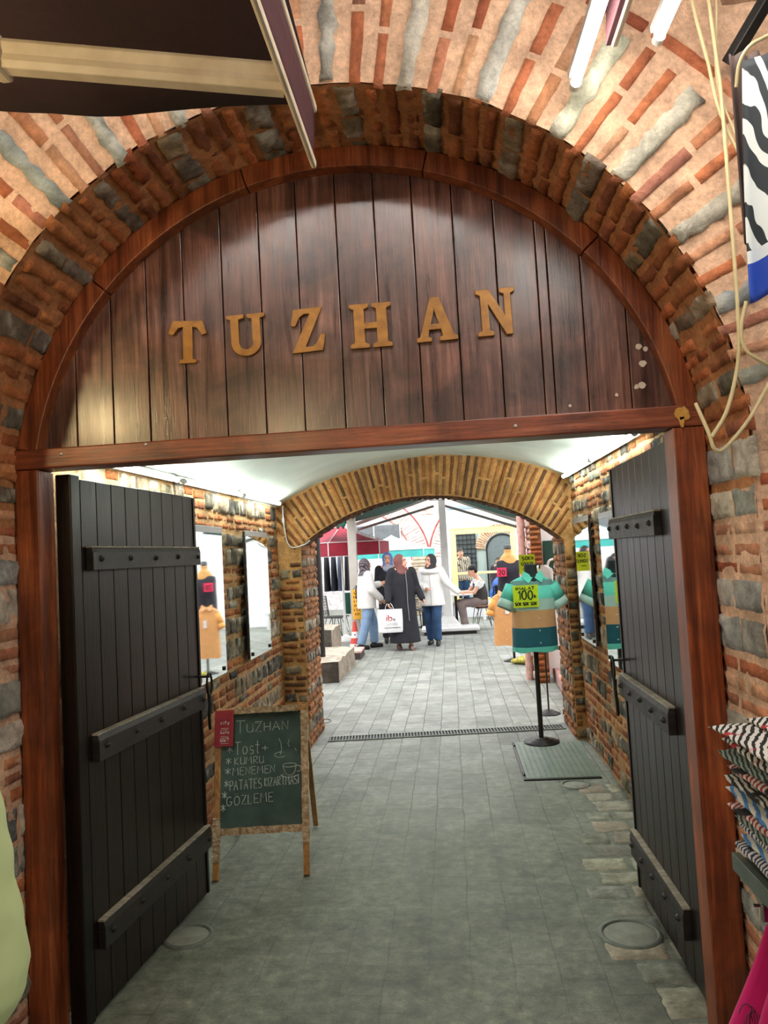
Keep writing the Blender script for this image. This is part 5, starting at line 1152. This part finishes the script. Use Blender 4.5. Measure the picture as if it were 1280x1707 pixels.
# --- parasols
def parasol(x, y, zr, zt, r, mat, label, n, rot, val=.22, mat2=None):
    t = thing('parasol', (x, y, 0), label, 'parasol'); P = [(r*math.cos(2*PI*k/n+rot), r*math.sin(2*PI*k/n+rot)) for k in range(n)]
    mb = MB()
    for k in range(n):
        a, b = P[k], P[(k+1) % n]
        mb.grid(lambda A, B: ((a[0]+(b[0]-a[0])*A)*B, (a[1]+(b[1]-a[1])*A)*B, zt+(zr-zt)*B-.05*math.sin(PI*B)), 6, 8)
    c = mb.build('canopy', mat, t)
    mb = MB()
    for k in range(n):
        a, b = P[k], P[(k+1) % n]; mb.grid(lambda A, B: ((a[0]+(b[0]-a[0])*A)*(1+.01*B), (a[1]+(b[1]-a[1])*A)*(1+.01*B), zr-val*B), 8, 2)
    c = mb.build('valance', mat2 or mat, t)
    mb = MB()
    for k in range(n):
        a, b = P[k], P[(k+1) % n]; mb.tube([(a[0]*1.012, a[1]*1.012, zr), (a[0]*1.012, a[1]*1.012, zr-val)], .010, 6); mb.tube([(a[0]*1.01, a[1]*1.01, zr), (b[0]*1.01, b[1]*1.01, zr)], .008, 6)
    mb.build('piping', M['white_paint'], c)
    mb = MB(); mb.tube([(0, 0, 0), (0, 0, zt)], .024, 12); mb.lathe([(.25, 0), (.25, .05), (.06, .09), (.03, .12)], 20); mb.build('pole', M['white_paint'], t)
    for k in range(n):
        mb = MB(); mb.tube([(0, 0, zt-.03), (P[k][0], P[k][1], zr-.012)], .008, 6); mb.build('rib', M['alu'], t)
M['red_cloth'] = plain('deep red parasol cloth', srgb(156, 34, 52), .85, srgb(128, 26, 44), 5)
parasol(-2.12, 15.0, 1.90, 2.26, .98, M['red_cloth'], 'deep red parasol with white piping left of the walkers', 6, .42, .25)
M['teal_cloth'] = plain('turquoise parasol cloth paled by daylight', srgb(150, 214, 214), .8, srgb(176, 226, 226), 3); M['teal2'] = plain('turquoise valance', srgb(74, 178, 170), .8, srgb(60, 160, 154), 4)  # canopy paler than its valance: daylight glare put into the colour
parasol(-1.35, 18.0, 1.72, 2.08, 1.02, M['teal_cloth'], 'turquoise parasol with daylight-paled top behind the walking women', 6, .3, .17, M['teal2'])
# --- garments on a rail at the back left
for i, (x, c, l) in enumerate(((-2.62, srgb(30, 32, 40), 'black coat at the left end of the rail'), (-2.47, srgb(44, 48, 62), 'navy coat, second on the rail'), (-2.33, srgb(96, 108, 130), 'blue grey coat, third on the rail'), (-2.18, srgb(26, 28, 34), 'black coat at the right end of the rail'))):
    mb = MB(); rg = []
    for k in range(10):
        t_ = k/9; z = 1.64-.72*t_; rg.append([((.05+.02*t_)*math.cos(a), .20*math.sin(a)*(.5+.5*min(1, t_*3)), z) for a in (2*PI*j/16 for j in range(16))])
    mb.rings(rg); o = tag(mb.build('hanging_coat', cloth('coat cloth %d' % i, c)), l, 'coat', 'coats hanging behind the red parasol'); o.location = (x, 16.2, 0)
rl = thing('garment_rail', (-2.4, 16.2, 0), 'thin metal garment rail carrying dark coats behind the red parasol', 'rail')
mb = MB(); mb.tube([(-.34, 0, 1.66), (.34, 0, 1.66)], .012, 8); mb.build('top_bar', M['alu'], rl)
for sx in (-.34, .34):
    mb = MB(); mb.tube([(sx, 0, 0), (sx, 0, 1.66)], .012, 8); mb.tube([(sx, -.22, .012), (sx, .22, .012)], .012, 8); mb.build('upright', M['alu'], rl)
mb = MB(); mb.rings([[(.09*k*math.cos(a), .07*k*math.sin(a), z) for a in (2*PI*j/16 for j in range(16))] for z, k in ((.55, .8), (.58, 1), (.8, 1.05), (.98, .9))]); o = tag(mb.build('green_bag', M['green_cloth']), 'dark green bag standing on the chair behind the grey post', 'bag'); o.location = (-2.12, 15.75, -.09)
# --- wire chairs and tables
def wire_chair(x, y, rz, label, dark=True):
    m = M['iron']; t = thing('wire_chair', (x, y, 0), label, 'chair', 'wire chairs in the court', rz)
    mb = MB(); mb.grid(lambda A, B: (-.21+.42*A, -.20+.40*B, .45+.02*math.cos((A-.5)*4)), 8, 8); s = mb.build('seat', m, t); s.modifiers.new('t', 'SOLIDIFY').thickness = .012
    mb = MB(); bk = lambda A, B: (-.20+.40*A, .20+.05*B-.05*math.cos((A-.5)*3)+.05, .46+.40*B)
    for i in range(9): mb.tube([bk(i/8, b/6) for b in range(7)], .005, 5)
    for j in range(8): mb.tube([bk(a/6, j/7) for a in range(7)], .005, 5)
    mb.build('backrest', m, t)
    for sx in (-1, 1):
        for sy in (-1, 1):
            mb = MB(); mb.tube([(sx*.08, sy*.06, .44), (sx*.22, sy*.21, .006), (sx*.15, sy*.15, .44)], .008, 6); mb.build('leg', m, t)
    return t
wire_chair(-2.33, 15.3, 1.3, 'black wire chair left of the grey post under the red parasol')
wire_chair(-.74, 16.13, 2.6, 'black wire chair behind the two middle walkers')
wire_chair(.62, 16.05, -math.radians(78), 'black wire chair the seated man sits on')
def table(x, y, label, s=.35):
    t = thing('cafe_table', (x, y, 0), label, 'table', 'square cafe tables')
    mb = MB(); mb.box(-s, s, -s, s, .715, .745); mb.build('table_top', M['white_paint'], t, .01)
    mb = MB(); mb.tube([(0, 0, .03), (0, 0, .715)], .03, 12); mb.build('column', M['iron'], t)
    mb = MB(); mb.lathe([(.22, 0), (.22, .02), (.05, .04)], 20); mb.build('base', M['iron'], t)
table(.06, 16.05, 'square white cafe table in front of the seated man'); table(-.66, 16.95, 'square white cafe table behind the woman in the white jacket', .3)
mb = MB(); rg = [[(.05*math.cos(a), .17*math.sin(a)*(.7+.3*t_), .88-.55*t_) for a in (2*PI*j/14 for j in range(14))] for t_ in (0, .1, .4, .7, 1)]
mb.rings(rg); o = tag(mb.build('draped_jacket', blk), 'black jacket draped over the seated man\'s chair back', 'jacket'); o.location = (.93, 16.1, 0)
# --- rough stone stack behind the walkers
ps = thing('stone_stack', (-.72, 20.5, 0), 'stack of flat tan stones behind the brown headscarf', 'stone stack'); z = 0
mb = MB()
while z < 1.72:
    h = random.uniform(.06, .11); w2 = .30+random.uniform(-.05, .06); mb.rings([[(math.copysign(abs(math.cos(a))**.5, math.cos(a))*w2*k+random.uniform(-.01, .01), math.copysign(abs(math.sin(a))**.5, math.sin(a))*.3*k, zz) for a in (2*PI*j/16 for j in range(16))] for zz, k in ((z, .93), (z+h*.3, 1), (z+h*.7, 1), (z+h, .93))]); z += h
mb.build('courses', plain('tan stone', srgb(200, 182, 160), .9, srgb(166, 148, 126), 9, .4), ps)
# --- yellow framed shop window with an added yard imitating its reflections
M['yellow'] = plain('pale yellow window frame', srgb(242, 220, 150), .5, srgb(234, 210, 138), 4)
wn = thing('shop_window', (.82, 19.0, 0), 'large pale yellow framed window behind the seated man', 'window')
for x0, x1, z0, z1, nm in ((-.80, -.66, .36, 2.18, 'jamb'), (.66, .80, .36, 2.18, 'jamb'), (-.66, .66, 2.03, 2.18, 'head'), (-.66, .66, .36, .46, 'sill'), (-.66, .66, 1.04, 1.10, 'transom')):
    mb = MB(); mb.box(x0, x1, -.05, .05, z0, z1); mb.build(nm, M['yellow'], wn, .012)
gm_, nt, b = new_mat('window glass'); b.inputs['Base Color'].default_value = (.9, .95, .95, 1); b.inputs['Roughness'].default_value = .02; b.inputs['Transmission Weight'].default_value = 1; b.inputs['IOR'].default_value = 1.05
mb = MB(); mb.box(-.66, .66, -.006, .0, .46, 1.04); mb.box(-.66, .66, -.006, .0, 1.10, 2.03); mb.build('glass', gm_, wn)
mb = MB(); mb.box(.0-.2, .02, 19.02, 19.2, 0, 3.2); mb.box(1.62, 4.2, 19.02, 19.2, 0, 3.2); mb.box(.0, 1.62, 19.02, 19.2, 0, .36); struct(mb.build('wall_window', M['limewash']))
fa = thing('fascia_board', (1.0, 18.9, 2.22), 'pale mint fascia board above the yellow framed window', 'fascia')
mb = MB(); mb.box(-1.0, 1.9, -.04, .04, 0, .42); mb.build('board', plain('pale mint board', srgb(214, 228, 216), .7, srgb(200, 216, 204), 3), fa, .01)
mb = MB(); mb.box(-1.02, 1.92, -.06, .05, .42, .5); mb.build('coping', plain('blue grey coping', srgb(142, 160, 178), .6), fa, .01)
mb = MB(); mb.box(-.1, 3.2, 21.2, 21.35, 0, 3.0); struct(mb.build('wall_reflected', plain('grey green reflected wall', srgb(190, 200, 192), .85, srgb(172, 184, 178), 3)))
bw_ = thing('reflected_window', (.42, 21.17, 1.12), 'dark window with an iron grid built as a reflection in the yellow framed window', 'window')
mb = MB(); mb.box(-.30, .30, -.02, .02, 0, .98); mb.build('pane', plain('dark pane', srgb(96, 104, 106), .2), bw_)
mb = MB()
for i in range(6): x = -.27+.108*i; mb.box(x-.008, x+.008, -.05, -.03, 0, .98)
for i in range(8): z = .05+.126*i; mb.box(-.3, .3, -.05, -.03, z-.008, z+.008)
mb.build('iron_grid', M['iron'], bw_)
dw = thing('reflected_doorway', (1.42, 21.17, 0), 'arched doorway with brick voussoirs built as a reflection in the yellow framed window', 'doorway')
prof = [(-.42, 0), (.42, 0)]+[(.42*math.cos(a), 1.6+.42*math.sin(a)) for a in (PI*i/20 for i in range(21))]
mb = MB(); mb.prism(prof, -.02, .02, lambda a, b, d: (a, d, b)); mb.build('opening', plain('grey door glass', srgb(120, 128, 128), .3), dw)
mb = MB(); mb.tube([(.42, -.03, 0)]+[(.42*math.cos(a), -.03, 1.6+.42*math.sin(a)) for a in (PI*i/24 for i in range(25))]+[(-.42, -.03, 0)], .022, 6); mb.build('frame', M['iron'], dw)
mb = MB(); rf = lambda a, r, w: (r*math.cos(a), -.02-w, 1.6+r*math.sin(a)); a = .1
while a < PI-.1: mb.block(rf, a, a+.07, .48, .72, .012, .004, pick([srgb(206, 150, 110), srgb(190, 132, 96)])); a += .10
mb.grid(lambda A, B: rf(.08+(PI-.16)*A, .46+.28*B, .002), 30, 2, col=srgb(226, 206, 182)); mb.build('voussoirs', M['mason_out'], dw)
o = blob('blue_bundle', [('e', (0, 0, .30), (.24, .2, .26)), ('e', (.12, -.02, .18), (.22, .2, .18)), ('e', (-.14, .02, .16), (.16, .16, .16))], plain('blue tarpaulin', srgb(34, 92, 176), .45, srgb(26, 76, 150), 4, .2), None, .012, 3); o.location = (1.16, 18.3, .42); tag(o, 'shiny blue bundle on the bench below the yellow framed window', 'bundle')
bn = thing('bench', (1.14, 18.3, 0), 'low pale bench under the blue bundle', 'bench'); mb = MB(); mb.box(-.5, .5, -.22, .22, .36, .42); mb.build('seat', M['white_paint'], bn, .01)
for x in (-.42, .42):
    mb = MB(); mb.box(x-.03, x+.03, -.2, .2, 0, .36); mb.build('leg', M['white_paint'], bn)

# ------------------------------------------------------------------ shirts on stands
def shirt(name, bands, mat, parent, wd, dp, zt, zb, sleeve=True, flat=1.0, collar=None, placket=True):
    """short sleeved shirt; bands = [(z fraction from the hem, colour)], sections follow the band edges"""
    L_ = zt-zb; col = lambda f: next(c for a, c in bands if f <= a+1e-6)
    fr_ = sorted(set([0, .02, .1, .25, .35, .5, .6, .7, .78, .86, .92, .96, 1.0]+[min(1, a) for a, c in bands])); mb = MB()
    def sec(f):
        z = zb+L_*f
        k = 1.0 if f < .78 else 1-.06*((f-.78)/.14) if f < .92 else .94-.62*((f-.92)/.08)**1.1
        kd = 1.0 if f < .72 else 1-.62*((f-.72)/.28)
        kk = .97+.03*math.cos(f*7)
        return [(wd*k*kk*math.copysign(abs(math.cos(a))**.75, math.cos(a))+.004*math.sin(a*5+f*9), dp*kd*math.copysign(abs(math.sin(a))**.8, math.sin(a))*flat+.006*math.sin(a*7+f*5)*(1-f), z+(.006*math.sin(a*6) if f < .01 else 0)) for a in (2*PI*j/36 for j in range(36))]
    for f0, f1 in zip(fr_[:-1], fr_[1:]):
        mb.rings([sec(f0), sec(f1)], cap=False, col=col((f0+f1)/2))
    o = mb.build(name, mat, parent, merge=True)
    if sleeve:
        for sx in (-1, 1):
            mb = MB(); p0 = Vector((sx*wd*.80, 0, zt-.10*L_/.7)); p1 = Vector((sx*wd*1.27, -.01, zt-.43*L_)); d = p1-p0; c0, c1 = sleeve if isinstance(sleeve, tuple) else (col(.75), col(.75))
            R = frame_to(d)
            rr = lambda t_: [p0+d*t_+R @ Vector((min(.078, .045+dp*.27)*math.cos(a)*(1+.12*t_), min(.072, dp*.75)*math.sin(a)*(1+.05*t_), 0)) for a in (2*PI*j/20 for j in range(20))]
            mb.rings([rr(0), rr(.3), rr(.66)], cap=False, col=c0); mb.rings([rr(.66), rr(.85), rr(1)], cap=False, col=c1); s = mb.build('sleeve', mat, o); s.modifiers.new('t', 'SOLIDIFY').thickness = .003
    if collar:
        for sx in (-1, 1):
            mb = MB(); mb.add([(0, -.055, zt-.015), (sx*.075, -.03, zt+.035), (sx*.095, -.055, zt-.02), (sx*.055, -.085, zt-.065)], [(0, 1, 2, 3)], col=collar); c = mb.build('collar', mat, o); c.modifiers.new('t', 'SOLIDIFY').thickness = .005
    if placket:
        mb = MB()
        for f in (.12, .28, .44, .60, .74): z = zb+L_*f; mb.ell((.004, -dp*flat*(1.0 if f < .72 else .93)-.004, z), (.006, .003, .006), 8, 5)
        mb.build('buttons', M['white_ink'], o)
    return o
M['shirt'] = plain('shirt cotton', (1, 1, 1), .9, (.9, .9, .9), 22, .15, use_attr=True)
def stand_base(t, r, h, rp=.016):
    mb = MB(); mb.lathe([(r, 0), (r, .008), (r*.72, .012), (r*.70, .022), (r*.42, .026), (r*.40, .036), (.03, .04)], 32); mb.build('base', M['iron'], t)
    mb = MB(); mb.tube([(0, 0, .03), (0, 0, h)], rp, 12); mb.build('pole', M['iron'], t)
black_felt = plain('black felt form', srgb(24, 38, 42), .8, srgb(18, 28, 32), 20)
dm = thing('dress_form', (.655, 6.47, .0135), 'dress form on a black pole standing on the square floor hatch', 'dress form', None, .22)
stand_base(dm, .145, .9, .020)
blob('torso', [('k', [((0, 0, .80), .15, .10), ((0, 0, 1.05), .15, .10), ((0, 0, 1.22), .15, .09), ((0, 0, 1.32), .10, .07), ((0, 0, 1.38), .055, .055), ((0, 0, 1.455), .052, .052)])], black_felt, dm, .010, 3)
TQ, PM_, TN, DT, GT = srgb(104, 214, 198), srgb(186, 220, 214), srgb(216, 164, 116), srgb(30, 94, 110), srgb(104, 142, 142)
so = shirt('striped_shirt', [(.065, TQ), (.315, DT), (.545, TN), (.69, PM_), (.86, TQ), (.935, GT), (1.01, TQ)], M['shirt'], None, .185, .125, 1.365, .745, (TQ, PM_), 1.0, TQ)
so.location = (.655, 6.47, .0135); so.rotation_euler = (0, 0, .22); tag(so, 'turquoise, tan and teal colour block shirt on the dress form over the floor hatch', 'shirt')
M['neon'] = plain('fluorescent yellow card', srgb(214, 238, 30), .6, srgb(204, 230, 24), 5); M['ink'] = plain('black marker', (.02, .02, .02), .8)
def price(name, loc, rz, w_, h_, mat, lines, label, r=.0045, M_ink=None):
    t = thing(name, loc, label, 'price card', None, rz); mb = MB(); mb.box(-w_/2, w_/2, -.003, .0, 0, h_); mb.build('card', mat, t)
    mb = MB()
    for tx, a, b_, z, hh, k in lines: writing(mb, tx, Vector((0, -.0035, z*h_)), Vector((1, 0, 0)), Vector((0, 0, 1)), Vector((0, -1, 0)), a*w_, b_*w_, hh*h_, r*k, .02)
    mb.build('lettering', M_ink or M['ink'], t)
price('price_card', (.588, 6.315, 1.125), .14, .205, .178, M['neon'], [('İMALAT'.replace('İ', 'I'), -.38, .36, .80, .13, .8), ('100', -.30, .26, .36, .40, 1.3), ('₺', .31, .41, .40, .16, .8), ('ŞOK', -.44, -.20, .10, .13, .8), ('ŞOK', -.13, .10, .10, .13, .8), ('ŞOK', .18, .42, .10, .13, .8)], 'fluorescent yellow price card reading 100 pinned on the striped shirt')
price('price_card', (.735, 7.55, 1.355), .05, .155, .185, M['neon'], [('ŞOK₺', -.3, .42, .72, .18, .8), ('GÖMLEK', -.36, .40, .44, .16, .7), ('-', -.3, .0, .22, .1, .8)], 'yellow card hanging behind the neck of the striped shirt form')
# card holder: second form behind, mostly hidden by the first
d3 = thing('shirt_stand', (.857, 7.60, 0), 'black stand behind the striped shirt with a white shirt on top', 'shirt stand'); stand_base(d3, .11, 1.35, .008)
mb = MB(); mb.tube([(0, 0, 1.44), (-.12, -.03, 1.50)], .006, 6); mb.tube([(0, 0, 1.33), (0, 0, 1.45)], .008, 6); mb.build('card_arm', M['iron'], d3)
w2 = shirt('white_shirt', [(1.01, srgb(214, 216, 222))], M['shirt'], None, .10, .05, 1.43, .90, False, 1, None, False); w2.location = (.885, 7.62, 0); tag(w2, 'white shirt folded narrow on the stand behind the striped shirt', 'shirt')
# dress and polo shirt farther back
d2 = thing('dress_form', (.83, 11.24, 0), 'gilded dress form with black top standing farther back in the court', 'dress form', None, -.1); stand_base(d2, .155, 1.0, .018)
blob('torso', [('k', [((0, 0, .85), .15, .10), ((0, 0, 1.2), .15, .11), ((0, 0, 1.40), .16, .09), ((0, 0, 1.50), .10, .07), ((0, 0, 1.55), .055, .055), ((0, 0, 1.635), .05, .05)])], plain('gold cloth form', srgb(196, 148, 76), .5, srgb(170, 120, 56), 20), d2, .010, 3)
mb = MB(); mb.tube([(-.05, -.09, 1.12), (-.075, -.17, 1.10), (-.085, -.23, .985)], .004, 6); mb.tube([(-.20, -.25, .93), (-.085, -.235, .985), (.03, -.22, .93)], .006, 6); mb.build('hanger', M['iron'], d2)
mb = MB(); mb.lathe([(.052, 1.60), (.054, 1.66), (.03, 1.67), (0, 1.67)], 18); mb.build('neck_cap', plain('black and white neck cap', srgb(40, 38, 40), .4), d2)
bd = shirt('sleeveless_blouse', [(1.01, srgb(26, 24, 34))], M['shirt'], None, .175, .135, 1.475, .90, False, 1, None, False); bd.location = (.83, 11.24, 0); tag(bd, 'black sleeveless top on the gilded dress form', 'top')
og = srgb(226, 160, 84)
po = shirt('polo_shirt', [(1.01, srgb(208, 152, 96))], M['shirt'], None, .17, .06, 1.00, .26, (og, og), 1, srgb(200, 150, 104)); po.location = (.72, 11.0, 0); tag(po, 'orange polo shirt hanging below the black top', 'shirt')
pk = price('price_tag', (.715, 11.06, 1.22), -.05, .135, .125, plain('pink card', srgb(238, 40, 92), .6), [('20', -.3, .3, .2, .55, 1.6)], 'pink tag reading 20 clipped to the black top')
wt = price('price_tag', (.745, 10.925, .70), 0, .05, .11, M['white_ink'], [('-', -.2, .2, .5, .2, .6)], 'small white tag on the front of the orange polo shirt')
sk = blob('yellow_net', [('e', (0, 0, .06), (.14, .12, .06)), ('e', (.14, -.06, .05), (.09, .12, .05)), ('e', (-.12, .05, .04), (.1, .06, .04))], plain('yellow green net', srgb(206, 190, 80), .8, srgb(110, 112, 60), 26, .8), None, .010, 1); sk.location = (.97, 10.9, 0); tag(sk, 'crumpled yellow green net on the paving behind the striped shirt', 'net')
# white cord running down beside the inner arch
mb = MB(); mb.tube(bez([(-1.39, 6.42, 2.07), (-1.40, 6.46, 2.0), (-1.395, 6.47, 1.88), (-1.38, 6.50, 1.76), (-1.34, 6.52, 1.715), (-1.24, 6.52, 1.735), (-1.19, 6.53, 1.77)], 8), .006, 7); mb.box(-1.408, -1.392, 6.452, 6.47, 1.93, 1.97)
tag(mb.build('lamp_cord', M['lampbody']), 'white lamp cord hanging from the last left tube beside the inner arch', 'cord')
o = blob('paper_scrap', [('e', (0, 0, .02), (.03, .02, .018)), ('e', (.02, .01, .03), (.018, .02, .022))], M['white_paint'], None, .006, 1); o.location = (-1.62, 8.75, 0); tag(o, 'crumpled white scrap on the floor behind the left pier', 'litter')
